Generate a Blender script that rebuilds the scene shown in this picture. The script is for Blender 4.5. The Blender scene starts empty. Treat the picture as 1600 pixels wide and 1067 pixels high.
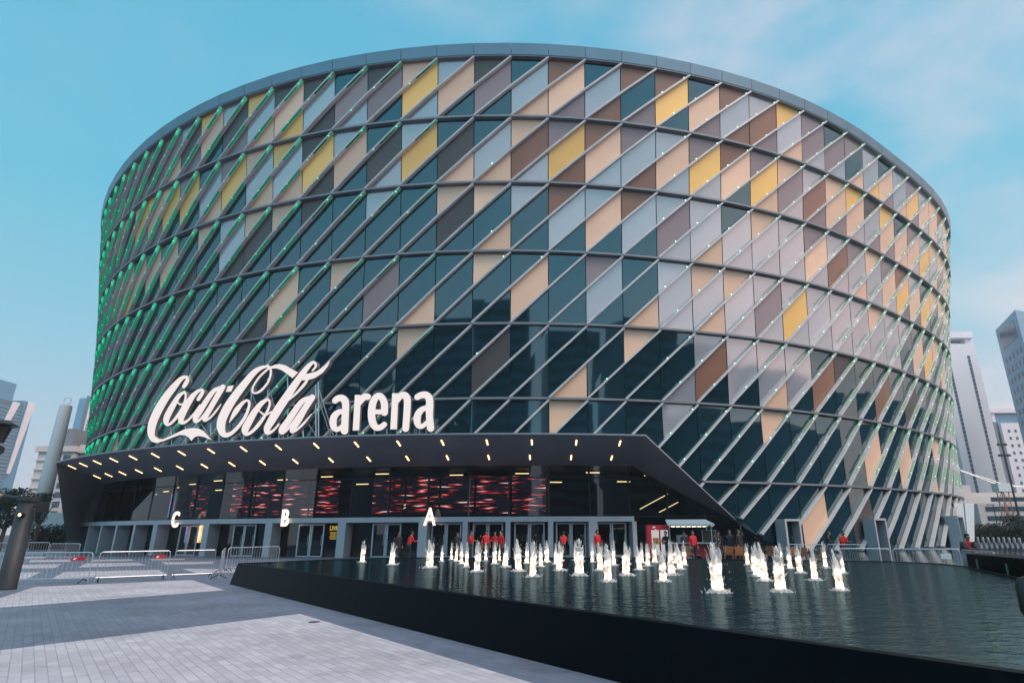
import bpy, bmesh, math, random
from mathutils import Vector, Matrix
rnd = random.Random(11)
sc = bpy.context.scene
col = sc.collection
# ------------------------------------------------------------------ camera (solved from the photograph)
F, PITCH, ROLL, SX, EYE = 923.387, 0.311201, -0.00421373, 57.95, 1.65
cP, sP, cR, sR = math.cos(PITCH), math.sin(PITCH), math.cos(ROLL), math.sin(ROLL)
rightv = Vector((cR, -sR * sP, sR * cP)); upv = Vector((-sR, -cR * sP, cR * cP)); fwd = Vector((0, cP, sP))
def ray(px, py):
    r2 = (px - 800 - SX) / F; u2 = (533.5 - py) / F
    return fwd + rightv * r2 + upv * u2
def onz(px, py, z=0.0):
    d = ray(px, py); return d * ((z - EYE) / d.z) + Vector((0, 0, EYE))
def aty(px, py, Y):
    d = ray(px, py); return d * (Y / d.y) + Vector((0, 0, EYE))
def proj(p):
    q = Vector(p) - Vector((0, 0, EYE)); d = q.dot(fwd)
    return 800 + SX + F * q.dot(rightv) / d, 533.5 - F * q.dot(upv) / d
cd = bpy.data.cameras.new("camera"); cam = bpy.data.objects.new("camera", cd); col.objects.link(cam)
cd.sensor_fit = 'HORIZONTAL'; cd.sensor_width = 36; cd.lens = 36 * F / 1600; cd.shift_x = -SX / 1600
cd.clip_start = 0.05; cd.clip_end = 5000
M = Matrix.Identity(4)
for i in range(3):
    M[i][0] = rightv[i]; M[i][1] = upv[i]; M[i][2] = -fwd[i]
M[2][3] = EYE
cam.matrix_world = M; sc.camera = cam
# ------------------------------------------------------------------ materials
def mat(name, rgb, rough=.5, metal=0.0, ior=1.5, coat=0, noise=0.0, nscale=3.0, bump=0.0, bscale=20.0, emit=None, estr=0.0, spec=.5, tint=None, rand=0):
    m = bpy.data.materials.new(name); m.use_nodes = True
    nt = m.node_tree; b = nt.nodes['Principled BSDF']
    b.inputs['Base Color'].default_value = (*rgb, 1); b.inputs['Roughness'].default_value = rough
    b.inputs['Metallic'].default_value = metal; b.inputs['IOR'].default_value = ior
    b.inputs['Specular IOR Level'].default_value = spec
    if tint: b.inputs['Specular Tint'].default_value = (*tint, 1)
    if coat: b.inputs['Coat Weight'].default_value = coat; b.inputs['Coat Roughness'].default_value = .05
    if emit: b.inputs['Emission Color'].default_value = (*emit, 1); b.inputs['Emission Strength'].default_value = estr
    if noise or bump or rand:
        tc = nt.nodes.new('ShaderNodeTexCoord')
    if noise:
        n = nt.nodes.new('ShaderNodeTexNoise'); n.inputs['Scale'].default_value = nscale; n.inputs['Detail'].default_value = 6
        nt.links.new(tc.outputs['Object'], n.inputs['Vector'])
        mr = nt.nodes.new('ShaderNodeMapRange'); mr.inputs[1].default_value = .3; mr.inputs[2].default_value = .7
        mr.inputs[3].default_value = 1 - noise; mr.inputs[4].default_value = 1 + noise
        nt.links.new(n.outputs[0], mr.inputs[0])
        mx = nt.nodes.new('ShaderNodeMix'); mx.data_type = 'RGBA'; mx.blend_type = 'MULTIPLY'; mx.inputs[0].default_value = 1
        mx.inputs[6].default_value = (*rgb, 1); nt.links.new(mr.outputs[0], mx.inputs[7])
        nt.links.new(mx.outputs[2], b.inputs['Base Color'])
    if rand:
        oi = nt.nodes.new('ShaderNodeObjectInfo'); m3 = nt.nodes.new('ShaderNodeMapRange'); m3.inputs[3].default_value = 1 - rand; m3.inputs[4].default_value = 1 + rand * .6; nt.links.new(oi.outputs['Random'], m3.inputs[0])
        x3 = nt.nodes.new('ShaderNodeMix'); x3.data_type = 'RGBA'; x3.blend_type = 'MULTIPLY'; x3.inputs[0].default_value = 1
        if noise: nt.links.new(mx.outputs[2], x3.inputs[6])
        else: x3.inputs[6].default_value = (*rgb, 1)
        nt.links.new(m3.outputs[0], x3.inputs[7]); nt.links.new(x3.outputs[2], b.inputs['Base Color'])
    if bump:
        n2 = nt.nodes.new('ShaderNodeTexNoise'); n2.inputs['Scale'].default_value = bscale; n2.inputs['Detail'].default_value = 4
        nt.links.new(tc.outputs['Object'], n2.inputs['Vector'])
        bp = nt.nodes.new('ShaderNodeBump'); bp.inputs['Strength'].default_value = bump; bp.inputs['Distance'].default_value = .05
        nt.links.new(n2.outputs[0], bp.inputs['Height']); nt.links.new(bp.outputs[0], b.inputs['Normal'])
    return m
def emis(name, rgb, s):
    m = bpy.data.materials.new(name); m.use_nodes = True; nt = m.node_tree; nt.nodes.clear()
    o = nt.nodes.new('ShaderNodeOutputMaterial'); e = nt.nodes.new('ShaderNodeEmission')
    e.inputs[0].default_value = (*rgb, 1); e.inputs[1].default_value = s; nt.links.new(e.outputs[0], o.inputs[0]); return m
MT = {}
MT['glass'] = mat('tinted_glass', (.004, .020, .027), .03, ior=1.95, bump=.05, bscale=.3, tint=(.55, .87, .98))
MT['P'] = mat('peach_panel', (.84, .53, .365), .32, noise=.05, nscale=.4, rand=.14)
MT['Y'] = mat('yellow_panel', (.95, .54, .15), .32, noise=.05, nscale=.4, rand=.14)
MT['N'] = mat('brown_panel', (.25, .115, .072), .32, noise=.10, nscale=.5, rand=.14)
MT['D'] = mat('dark_brown_panel', (.075, .062, .062), .35, noise=.12, nscale=.5, rand=.14)
MT['V'] = mat('mauve_panel', (.28, .205, .215), .22, noise=.05, nscale=.4, rand=.14)
MT['G'] = mat('pale_grey_panel', (.33, .325, .355), .07, ior=2.3, noise=.04, nscale=.4, rand=.14)
MT['fin'] = mat('aluminium_fin', (.62, .60, .60), .40, metal=.1, noise=.08, nscale=1.2)
MT['ledge'] = mat('dark_aluminium', (.21, .22, .24), .45, metal=.3, noise=.08, nscale=1.0)
MT['fascia'] = mat('fascia_aluminium', (.13, .20, .25), .34, metal=.6, noise=.06, nscale=.5)
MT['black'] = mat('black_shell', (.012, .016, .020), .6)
MT['canopy'] = mat('charcoal_panel', (.24, .25, .275), .42, noise=.06, nscale=.6)
MT['canopylip'] = mat('canopy_trim', (.25, .26, .28), .4, metal=.5)
MT['portal'] = mat('portal_aluminium', (.50, .48, .51), .4, metal=.25, noise=.05, nscale=1.5)
MT['white'] = mat('white_paint', (.75, .74, .74), .5)
MT['steel'] = mat('galvanised_steel', (.55, .57, .60), .38, metal=.7, noise=.1, nscale=8)
MT['dark'] = mat('black_plastic', (.015, .016, .018), .45)
MT['rubber'] = mat('rubber', (.02, .02, .02), .8)
MT['post'] = mat('grey_painted_steel', (.034, .037, .042), .5, noise=.15, nscale=3, spec=.3)
MT['granite'] = mat('black_granite', (.0018, .003, .0045), .5, noise=.3, nscale=6, spec=.06)
MT['stone'] = mat('pale_stone', (.48, .46, .46), .7, noise=.1, nscale=2)
MT['red'] = mat('red_cloth', (.55, .012, .016), .7)
MT['darkcloth'] = mat('dark_cloth', (.016, .016, .022), .8)
MT['maroon'] = mat('maroon_paint', (.20, .015, .025), .4)
MT['redpaint'] = mat('red_paint', (.50, .02, .03), .35)
MT['skin'] = mat('skin', (.28, .15, .10), .55)
MT['hair'] = mat('hair', (.012, .010, .010), .6)
MT['wood'] = mat('orange_wood', (.36, .13, .045), .55, noise=.2, nscale=5)
MT['leaf'] = mat('dark_leaves', (.011, .028, .022), .6, noise=.4, nscale=2.5)
MT['bark'] = mat('bark', (.06, .045, .035), .8)
MT['letter'] = emis('sign_face_light', (1.0, .905, .89), .78)
MT['letterside'] = mat('sign_return', (.16, .15, .15), .5)
MT['gate'] = emis('gate_letter_light', (1.0, .86, .70), 1.3)
MT['bar'] = emis('soffit_lamp', (1.0, .62, .28), 3.2)
MT['led'] = emis('green_led', (.22, 1.0, .60), 1.5)
MT['ledpale'] = emis('pale_led', (.55, 1.0, .78), 2.0)
MT['lampw'] = emis('warm_lamp', (1.0, .62, .30), 6)
def entrance_glass():
    m = bpy.data.materials.new('clear_glass'); m.use_nodes = True; nt = m.node_tree; nt.nodes.clear()
    o = nt.nodes.new('ShaderNodeOutputMaterial'); mx = nt.nodes.new('ShaderNodeMixShader')
    t = nt.nodes.new('ShaderNodeBsdfTransparent'); t.inputs[0].default_value = (.50, .60, .62, 1)
    g = nt.nodes.new('ShaderNodeBsdfGlossy'); g.inputs['Roughness'].default_value = .02; g.inputs[0].default_value = (.9, .97, 1, 1)
    fr = nt.nodes.new('ShaderNodeFresnel'); fr.inputs[0].default_value = 1.55
    nt.links.new(fr.outputs[0], mx.inputs[0]); nt.links.new(t.outputs[0], mx.inputs[1]); nt.links.new(g.outputs[0], mx.inputs[2])
    nt.links.new(mx.outputs[0], o.inputs[0]); return m
MT['clear'] = entrance_glass()
def screen_mat(name, kind):
    m = bpy.data.materials.new(name); m.use_nodes = True; nt = m.node_tree; nt.nodes.clear(); N = nt.nodes.new; L = nt.links.new
    o = N('ShaderNodeOutputMaterial'); e = N('ShaderNodeEmission'); tc = N('ShaderNodeTexCoord'); mp = N('ShaderNodeMapping')
    L(tc.outputs['UV'], mp.inputs[0])
    ns = N('ShaderNodeTexNoise'); L(mp.outputs[0], ns.inputs[0]); r = N('ShaderNodeValToRGB'); L(ns.outputs[0], r.inputs[0])
    el = r.color_ramp.elements
    if kind == 'streak':
        mp.inputs['Scale'].default_value = (1.0, 12.5, 1); ns.inputs['Scale'].default_value = 1.7; ns.inputs['Detail'].default_value = 1.2
        el[0].position = .605; el[0].color = (.010, .006, .010, 1); el[1].position = .63; el[1].color = (.75, .03, .03, 1)
        a = el.new(.68); a.color = (1, .12, .08, 1); a = el.new(.70); a.color = (.95, .72, .74, 1); e.inputs[1].default_value = 1.3
    elif kind == 'pink':
        mp.inputs['Scale'].default_value = (1.3, .9, 1); ns.inputs['Scale'].default_value = 1.6
        el[0].position = .40; el[0].color = (.02, .35, .75, 1); el[1].position = .63; el[1].color = (.85, .25, .8, 1); e.inputs[1].default_value = .8
    else:
        mp.inputs['Scale'].default_value = (1.4, 1.4, 1); ns.inputs['Scale'].default_value = 2
        el[0].position = .38; el[0].color = (.95, .30, .10, 1); el[1].position = .60; el[1].color = (1, .72, .40, 1); e.inputs[1].default_value = 1.9
    L(r.outputs[0], e.inputs[0]); L(e.outputs[0], o.inputs[0]); return m
MT['streak'] = screen_mat('video_wall_red', 'streak'); MT['pinkscreen'] = screen_mat('screen_pink', 'pink'); MT['warmscreen'] = screen_mat('screen_warm', 'warm')
def paver(name, c1, c2, mortar):
    m = bpy.data.materials.new(name); m.use_nodes = True; nt = m.node_tree; N = nt.nodes.new; L = nt.links.new; b = nt.nodes['Principled BSDF']
    tc = N('ShaderNodeTexCoord'); mp = N('ShaderNodeMapping'); mp.inputs['Rotation'].default_value = (0, 0, -math.atan2(.767, -.642))
    L(tc.outputs['Object'], mp.inputs[0]); br = N('ShaderNodeTexBrick'); L(mp.outputs[0], br.inputs[0])
    br.inputs['Scale'].default_value = 1; br.inputs['Brick Width'].default_value = .36; br.inputs['Row Height'].default_value = .125
    br.inputs['Mortar Size'].default_value = .007; br.inputs['Mortar Smooth'].default_value = .3; br.inputs['Bias'].default_value = 0
    br.inputs['Color1'].default_value = (*c1, 1); br.inputs['Color2'].default_value = (*c2, 1); br.inputs['Mortar'].default_value = (*mortar, 1)
    n = N('ShaderNodeTexNoise'); n.inputs['Scale'].default_value = .5; n.inputs['Detail'].default_value = 8; L(tc.outputs['Object'], n.inputs[0])
    mr = N('ShaderNodeMapRange'); mr.inputs[1].default_value = .3; mr.inputs[2].default_value = .7; mr.inputs[3].default_value = .78; mr.inputs[4].default_value = 1.14; L(n.outputs[0], mr.inputs[0])
    mx = N('ShaderNodeMix'); mx.data_type = 'RGBA'; mx.blend_type = 'MULTIPLY'; mx.inputs[0].default_value = 1
    L(br.outputs[0], mx.inputs[6]); L(mr.outputs[0], mx.inputs[7])
    n2 = N('ShaderNodeTexNoise'); n2.inputs['Scale'].default_value = 1.9; n2.inputs['Detail'].default_value = 9; n2.inputs['Roughness'].default_value = .7; L(tc.outputs['Object'], n2.inputs[0])
    m2 = N('ShaderNodeMapRange'); m2.inputs[1].default_value = .56; m2.inputs[2].default_value = .72; m2.inputs[3].default_value = 1; m2.inputs[4].default_value = .68; L(n2.outputs[0], m2.inputs[0])
    x2 = N('ShaderNodeMix'); x2.data_type = 'RGBA'; x2.blend_type = 'MULTIPLY'; x2.inputs[0].default_value = 1; L(mx.outputs[2], x2.inputs[6]); L(m2.outputs[0], x2.inputs[7]); L(x2.outputs[2], b.inputs['Base Color'])
    bp = N('ShaderNodeBump'); bp.inputs['Strength'].default_value = .5; bp.inputs['Distance'].default_value = .006; bp.invert = True
    L(br.outputs['Fac'], bp.inputs['Height']); L(bp.outputs[0], b.inputs['Normal'])
    b.inputs['Roughness'].default_value = .55
    return m
MT['paveW'] = paver('white_pavers', (.53, .495, .535), (.42, .395, .44), (.34, .32, .36))
MT['paveG'] = paver('grey_pavers', (.145, .172, .235), (.115, .14, .195), (.10, .118, .16))
MT['asphalt'] = mat('asphalt', (.06, .065, .072), .8, noise=.15, nscale=.3)
def water_mat():
    m = bpy.data.materials.new('pool_water'); m.use_nodes = True; nt = m.node_tree; nt.nodes.clear(); N = nt.nodes.new; L = nt.links.new
    o = N('ShaderNodeOutputMaterial'); d = N('ShaderNodeBsdfDiffuse'); d.inputs[0].default_value = (.001, .010, .014, 1); g = N('ShaderNodeBsdfGlossy'); g.inputs[0].default_value = (.55, .74, .77, 1); g.inputs['Roughness'].default_value = .05; x = N('ShaderNodeMixShader')
    tc = N('ShaderNodeTexCoord'); mp = N('ShaderNodeMapping'); mp.inputs['Scale'].default_value = (1.0, 1.5, 1); L(tc.outputs['Object'], mp.inputs[0])
    a = N('ShaderNodeTexNoise'); a.inputs['Scale'].default_value = 2.6; a.inputs['Detail'].default_value = 4; a.inputs['Distortion'].default_value = .8; L(mp.outputs[0], a.inputs[0])
    c = N('ShaderNodeTexNoise'); c.inputs['Scale'].default_value = 9; c.inputs['Detail'].default_value = 3; L(mp.outputs[0], c.inputs[0])
    ad = N('ShaderNodeMath'); ad.operation = 'MULTIPLY_ADD'; L(c.outputs[0], ad.inputs[0]); ad.inputs[1].default_value = .3; L(a.outputs[0], ad.inputs[2])
    bp = N('ShaderNodeBump'); bp.inputs['Strength'].default_value = 1.0; bp.inputs['Distance'].default_value = .022; L(ad.outputs[0], bp.inputs['Height'])
    fr = N('ShaderNodeFresnel'); fr.inputs[0].default_value = 1.27
    for q in (d, g, fr): L(bp.outputs[0], q.inputs['Normal'])
    mu = N('ShaderNodeMath'); mu.operation = 'MULTIPLY'; mu.inputs[1].default_value = .40; L(fr.outputs[0], mu.inputs[0]); L(mu.outputs[0], x.inputs[0]); L(d.outputs[0], x.inputs[1]); L(g.outputs[0], x.inputs[2]); L(x.outputs[0], o.inputs[0]); return m
MT['water'] = water_mat()
def jet_mat():
    m = bpy.data.materials.new('foaming_water'); m.use_nodes = True; nt = m.node_tree; nt.nodes.clear(); N = nt.nodes.new; L = nt.links.new
    o = N('ShaderNodeOutputMaterial'); d = N('ShaderNodeBsdfDiffuse'); t = N('ShaderNodeBsdfTranslucent'); x = N('ShaderNodeMixShader'); x.inputs[0].default_value = .55
    tc = N('ShaderNodeTexCoord'); mp = N('ShaderNodeMapping'); mp.inputs['Scale'].default_value = (1, 1, .3); n = N('ShaderNodeTexNoise'); n.inputs['Scale'].default_value = 30; n.inputs['Detail'].default_value = 4
    L(tc.outputs['Object'], mp.inputs[0]); L(mp.outputs[0], n.inputs[0]); r = N('ShaderNodeValToRGB'); r.color_ramp.elements[0].position = .3; r.color_ramp.elements[0].color = (.62, .60, .58, 1); r.color_ramp.elements[1].position = .6; r.color_ramp.elements[1].color = (.95, .93, .92, 1); L(n.outputs[0], r.inputs[0])
    for q in (d, t): L(r.outputs[0], q.inputs[0])
    L(d.outputs[0], x.inputs[1]); L(t.outputs[0], x.inputs[2]); L(x.outputs[0], o.inputs[0]); return m
MT['jet'] = jet_mat()
# ------------------------------------------------------------------ mesh helpers
class MB:
    def __init__(s): s.v = []; s.f = []; s.m = []; s.uv = {}
    def face(s, pts, mi=0, uv=None):
        i = len(s.v); s.v += [tuple(p) for p in pts]; s.f.append(tuple(range(i, i + len(pts)))); s.m.append(mi)
        if uv: s.uv[len(s.f) - 1] = uv
    def prism(s, ring0, ring1, mi=0, cap=True, capm=None):
        n = len(ring0); i = len(s.v); s.v += [tuple(p) for p in ring0] + [tuple(p) for p in ring1]
        for k in range(n):
            k2 = (k + 1) % n; s.f.append((i + k, i + k2, i + n + k2, i + n + k)); s.m.append(mi)
        if cap:
            cm = mi if capm is None else capm
            s.f.append(tuple(i + k for k in reversed(range(n)))); s.m.append(cm); s.f.append(tuple(i + n + k for k in range(n))); s.m.append(cm)
    def box(s, x0, x1, y0, y1, z0, z1, mi=0):
        s.prism([(x0, y0, z0), (x1, y0, z0), (x1, y1, z0), (x0, y1, z0)], [(x0, y0, z1), (x1, y0, z1), (x1, y1, z1), (x0, y1, z1)], mi)
    def obox(s, c, a, b, h, ha, hb, mi=0):      # c base centre, a/b horizontal unit axes
        c = Vector(c); q = [c + a * i * ha + b * j * hb for i, j in ((-1, -1), (1, -1), (1, 1), (-1, 1))]
        s.prism(q, [p + Vector((0, 0, h)) for p in q], mi)
    def tube(s, p, r, n=8, mi=0):
        p = [Vector(a) for a in p]; rings = []
        rr = r if isinstance(r, (list, tuple)) else [r] * len(p)
        for k in range(len(p)):
            d = (p[min(k + 1, len(p) - 1)] - p[max(k - 1, 0)]).normalized()
            a = d.cross(Vector((0, 0, 1))); a = a.normalized() if a.length > 1e-3 else Vector((1, 0, 0)); b = d.cross(a)
            rings.append([p[k] + (a * math.cos(t) + b * math.sin(t)) * rr[k] for t in [2 * math.pi * q / n for q in range(n)]])
        i = len(s.v)
        for R in rings: s.v += [tuple(q) for q in R]
        for k in range(len(p) - 1):
            for q in range(n):
                q2 = (q + 1) % n; s.f.append((i + k * n + q, i + k * n + q2, i + (k + 1) * n + q2, i + (k + 1) * n + q)); s.m.append(mi)
        s.f.append(tuple(i + q for q in reversed(range(n)))); s.m.append(mi); s.f.append(tuple(i + (len(p) - 1) * n + q for q in range(n))); s.m.append(mi)
    def build(s, name, mats, parent=None, smooth=False, off=None, front=False):
        me = bpy.data.meshes.new(name); o0 = Vector(off) if off is not None else (wloc(parent) if parent else Vector((0, 0, 0)))
        me.from_pydata([tuple(Vector(v) - o0) for v in s.v], [], s.f)
        if not isinstance(mats, (list, tuple)): mats = [mats]
        for k in mats: me.materials.append(k)
        me.polygons.foreach_set('material_index', s.m)
        if s.uv:
            ul = me.uv_layers.new(name='uv')
            for fi, uv in s.uv.items():
                for li, c in zip(me.polygons[fi].loop_indices, uv): ul.data[li].uv = c
        bm = bmesh.new(); bm.from_mesh(me)
        if front:
            for f in bm.faces:
                w_ = f.calc_center_median() + o0; th_ = math.atan2((w_.x - X0) / RR[3], -(w_.y - Y0) / (RR[3] * EL))
                if f.normal.dot(Vector((EL * math.sin(th_), -math.cos(th_), 0))) < 0: f.normal_flip()
        else: bmesh.ops.recalc_face_normals(bm, faces=bm.faces)
        bm.to_mesh(me); bm.free()
        if smooth: me.polygons.foreach_set('use_smooth', [True] * len(me.polygons))
        me.update(); o = bpy.data.objects.new(name, me); col.objects.link(o)
        if parent: o.parent = parent
        return o
def wloc(o):
    v = Vector((0, 0, 0))
    while o: v += o.location; o = o.parent
    return v
def empty(name, loc=(0, 0, 0)):
    o = bpy.data.objects.new(name, None); col.objects.link(o); o.location = loc; o.empty_display_size = .3; return o
def tag(o, label=None, cat=None, group=None, kind=None):
    if label: o['label'] = label
    if cat: o['category'] = cat
    if group: o['group'] = group
    if kind: o['kind'] = kind
    return o
def copy_tree(o, parent=None):
    c = o.copy(); col.objects.link(c)
    if parent: c.parent = parent
    for ch in list(o.children): copy_tree(ch, c)
    return c
def catmull(P, n=6):
    out = []; m = len(P)
    for i in range(m - 1):
        p0, p1, p2, p3 = P[max(i - 1, 0)], P[i], P[i + 1], P[min(i + 2, m - 1)]
        for k in range(n):
            t = k / n
            out.append(tuple(.5 * (2 * b + (c - a) * t + (2 * a - 5 * b + 4 * c - d) * t * t + (3 * b - a - 3 * c + d) * t ** 3) for a, b, c, d in zip(p0, p1, p2, p3)))
    out.append(P[-1]); return out
# ------------------------------------------------------------------ arena geometry
X0, Y0, EL = -3.88, 126.94, 1.21747
DTH = 2 * math.pi / 148; TH0 = -0.028122
ZR = [39.91, 33.65, 28.17, 22.53, 16.76, 11.10, 5.18, 0.0]
RR = [72.4, 71.56, 70.74, 70.06, 69.52, 69.0, 68.85, 68.9]
def Rz(z):
    if z >= ZR[0]: return RR[0]
    for k in range(7):
        if ZR[k + 1] <= z <= ZR[k]:
            t = (z - ZR[k + 1]) / (ZR[k] - ZR[k + 1]); return RR[k + 1] + (RR[k] - RR[k + 1]) * t
    return RR[7]
def sstep(a, b, x):
    t = max(0.0, min(1.0, (x - a) / (b - a))); return t * t * (3 - 2 * t)
def fp(j, z, off=0.0):
    th = TH0 + j * DTH; R = Rz(z) * (1 + (.006 + .016 * z / 40) * sstep(.56, .88, th) * (1 - sstep(1.6, 2.8, th)))
    n = Vector((EL * math.sin(th), -math.cos(th), 0)).normalized()
    return Vector((X0 - .0073 * z * .6 + R * math.sin(th), Y0 - R * EL * math.cos(th), z)) + n * off
def fn(j):
    th = TH0 + j * DTH; return Vector((EL * math.sin(th), -math.cos(th), 0)).normalized()
def ft(j):
    n = fn(j); return Vector((-n.y, n.x, 0))      # points right as seen from the front
def jx(px, z=1.0, off=0.0):
    lo, hi = -21.0, 21.0
    for _ in range(40):
        mid = (lo + hi) / 2
        if proj(fp(mid, z, off))[0] < px: lo = mid
        else: hi = mid
    return lo
arena = empty('arena_building', fp(0, 0)); tag(arena, 'huge oval arena with a facade of glass and coloured panels crossed by slanting metal fins', 'arena')
JL, JR = -27, 27
ZTOP = 38.85
CJ0, CJ1, CJ2 = -15.2, 4.35, 8.3       # canopy: left end, right fold, right foot
def zclip(j):
    if j <= CJ0 - .6: return 0.0
    if j < CJ0: return 6.35 * (j - CJ0 + .6) / .6
    if j <= CJ1: return 6.35
    if j < CJ2: return 6.35 * (CJ2 - j) / (CJ2 - CJ1)
    return 0.0
def clip(poly, a, b):          # keep z above the line a->b (both (j,z))
    f = lambda p: p[1] - (a[1] + (b[1] - a[1]) * (p[0] - a[0]) / (b[0] - a[0]))
    out = []
    for i in range(len(poly)):
        p, q = poly[i], poly[(i + 1) % len(poly)]; fpv, fq = f(p), f(q)
        if fpv >= 0: out.append(p)
        if (fpv > 0) != (fq > 0) and abs(fpv - fq) > 1e-9:
            t = fpv / (fpv - fq); out.append((p[0] + (q[0] - p[0]) * t, p[1] + (q[1] - p[1]) * t))
    return out
# colours of each bay: row -> {bay: "UPL"}; T glass, G pale grey, V mauve, D dark, N brown, P peach, Y yellow
TAB = {
1: {-13:'GVV',-12:'VDV',-11:'DVP',-10:'GDV',-9:'YPT',-8:'GDV',-7:'YGP',-6:'DPY',-5:'DGD',-4:'TVD',-3:'DVG',-2:'PYT',-1:'GPG',0:'DVT',1:'TGT',2:'NPP',3:'TGV',4:'NTN',5:'NYV',6:'TPT',7:'NGV',8:'GNN',9:'YGV',10:'VVP',11:'TVG',12:'VTP',13:'GGY',14:'TPV',15:'GGP',16:'VYV',17:'GPG'},
2: {-13:'PYG',-12:'YPV',-11:'PYT',-10:'VYT',-9:'TGP',-8:'VYT',-7:'PGP',-6:'YGP',-5:'DYD',-4:'GPD',-3:'TDT',-2:'GYG',-1:'TDT',0:'TGP',1:'PNP',2:'VYG',3:'NPN',4:'VGG',5:'GPN',6:'VYG',7:'NPG',8:'VYT',9:'PVP',10:'GNG',11:'PPV',12:'YPG',13:'DGV',14:'YPV',15:'TPP',16:'VPG',17:'GYG'},
3: {-13:'TPT',-12:'TPT',-11:'TPT',-10:'TTD',-9:'PTT',-8:'GGD',-7:'PDT',-6:'PTT',-5:'DTT',-4:'TTT',-3:'GTT',-2:'TTT',-1:'PDT',0:'PTT',1:'GTP',2:'NGT',3:'GPT',4:'NGT',5:'GVG',6:'GGG',7:'GGP',8:'PGG',9:'GGG',10:'VPG',11:'GNG',12:'VGP',13:'PGG',14:'VPG',15:'NYT',16:'GPT',17:'TYT'},
4: {-9:'TTT',-10:'DTT',-7:'TTD',-5:'TTT',-2:'TVT',-1:'TTP',0:'TTT',1:'PTT',2:'TPT',3:'GTT',4:'VGT',5:'TTG',6:'PGP',7:'PGG',8:'GVG',9:'GGG',10:'GYG',11:'GGG',12:'GGG',13:'PGG',14:'GGG',15:'GTT',16:'TPT',17:'TYT'},
5: {-7:'DTT',-8:'TTT',-2:'PTT',0:'TDT',2:'TTP',4:'PTT',5:'TTT',6:'GNG',5.5:'',7:'GGT',8:'GGP',9:'GGT',10:'TNT',13:'TNT'},
6: {2:'PTT',5:'GTT',8:'PTT',12:'TPT',14:'TPT',-16:'TPT'},
7: {9:'TPT',10:'TTT',11:'TDT'},
}
TAB[1][1] = 'TGP'; TAB[1][2] = 'NPV'; TAB[1][3] = 'TGN'; TAB[1][4] = 'NTV'; TAB[1][5] = 'NYT'; TAB[1][6] = 'TPV'; TAB[1][7] = 'NGN'; TAB[1][8] = 'GNV'; TAB[1][9] = 'YGP'; TAB[1][10] = 'VVG'; TAB[1][0] = 'DVT'; TAB[1][-1] = 'GPT'; TAB[1][-2] = 'PYG'; TAB[1][-3] = 'DVT'; TAB[1][-4] = 'TVG'
TAB[2][2] = 'VYN'; TAB[2][3] = 'NPG'; TAB[2][4] = 'VGN'; TAB[2][5] = 'GPG'; TAB[2][6] = 'VYG'; TAB[2][7] = 'NPT'; TAB[2][8] = 'VYP'; TAB[2][9] = 'PVG'; TAB[2][10] = 'GNV'; TAB[2][1] = 'PNG'; TAB[2][-1] = 'TDP'; TAB[2][-3] = 'TDG'; TAB[2][-2] = 'GYT'; TAB[2][-4] = 'GPT'
TAB[3][0] = 'PTP'; TAB[3][1] = 'GTT'; TAB[3][-1] = 'PDT'; TAB[3][6] = 'GGP'; TAB[3][7] = 'TGG'; TAB[3][3] = 'GPT'
TAB[4][-2] = 'TTP'; TAB[4][-1] = 'TTT'; TAB[4][0] = 'PTT'; TAB[4][1] = 'TPT'; TAB[4][2] = 'TTT'; TAB[4][3] = 'VGT'; TAB[4][4] = 'TTP'; TAB[4][5] = 'GGG'; TAB[4][9] = 'GYG'; TAB[4][10] = 'GGG'; TAB[4][-3] = 'TVT'
TAB[5][2] = 'TTP'; TAB[5][5] = 'TTG'; TAB[5][6] = 'GNT'
PROB = {1: 'VVGGPPNDYTTG', 2: 'PPYVGGNDTGPV', 3: 'TTTGGPVTPTTY', 4: 'TTTTTTTGTTTTTTPT', 5: 'TTTTTTTTTTTTTTTTTTTTD', 6: 'TTTTTTTTTTTTTTTTTTTTTP', 7: 'TTTTTTTTTTTTT'}
panels = []      # (area on screen, kind, verts)
for r in range(1, 8):
    zt = ZTOP if r == 1 else ZR[r - 1] - .1; zb = ZR[r] + (.1 if r < 7 else 0)
    zm = (zt + zb) / 2
    for b in range(JL, JR):
        code = TAB[r].get(b)
        if not code: code = ''.join(rnd.choice(PROB[r]) for _ in range(3))
        e = .012
        polys = [[(b + e, zt), (b + 1 - e, zt), (b + e, zm)], [(b + 1 - e, zt), (b + 1 - e, zm), (b + e, zb), (b + e, zm)], [(b + 1 - e, zm), (b + 1 - e, zb), (b + e, zb)]]
        for k in range(3):
            P = polys[k]
            if r >= 6:
                P = clip(P, (b, zclip(b) + .02), (b + 1, zclip(b + 1) + .02))
            if len(P) < 3: continue
            W = [fp(j, z, -.40 + rnd.uniform(-.012, .012)) for j, z in P]
            S = [proj(w) for w in W]
            A = abs(sum(S[i][0] * S[(i + 1) % len(S)][1] - S[(i + 1) % len(S)][0] * S[i][1] for i in range(len(S)))) / 2
            if A < 1: continue
            face = (W[0] - Vector((0, 0, EYE))).dot(fn(b + .5))
            if face > 0: A = 0
            panels.append((A, code[k], W))
panels.sort(key=lambda t: -t[0])
rest = {'glass': MB(), 'col': MB()}; cnt = {'glass': 0, 'col': 0}
CK = ['P', 'Y', 'N', 'D', 'V', 'G']
for A, k, W in panels:
    kind = 'glass' if k == 'T' else 'col'
    if cnt[kind] < 100:
        m = MB(); m.face(W); m.build('window_pane' if kind == 'glass' else 'colour_panel', MT['glass'] if kind == 'glass' else MT[k], arena, front=True); cnt[kind] += 1
    else: rest[kind].face(W, 0 if kind == 'glass' else CK.index(k))
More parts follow.
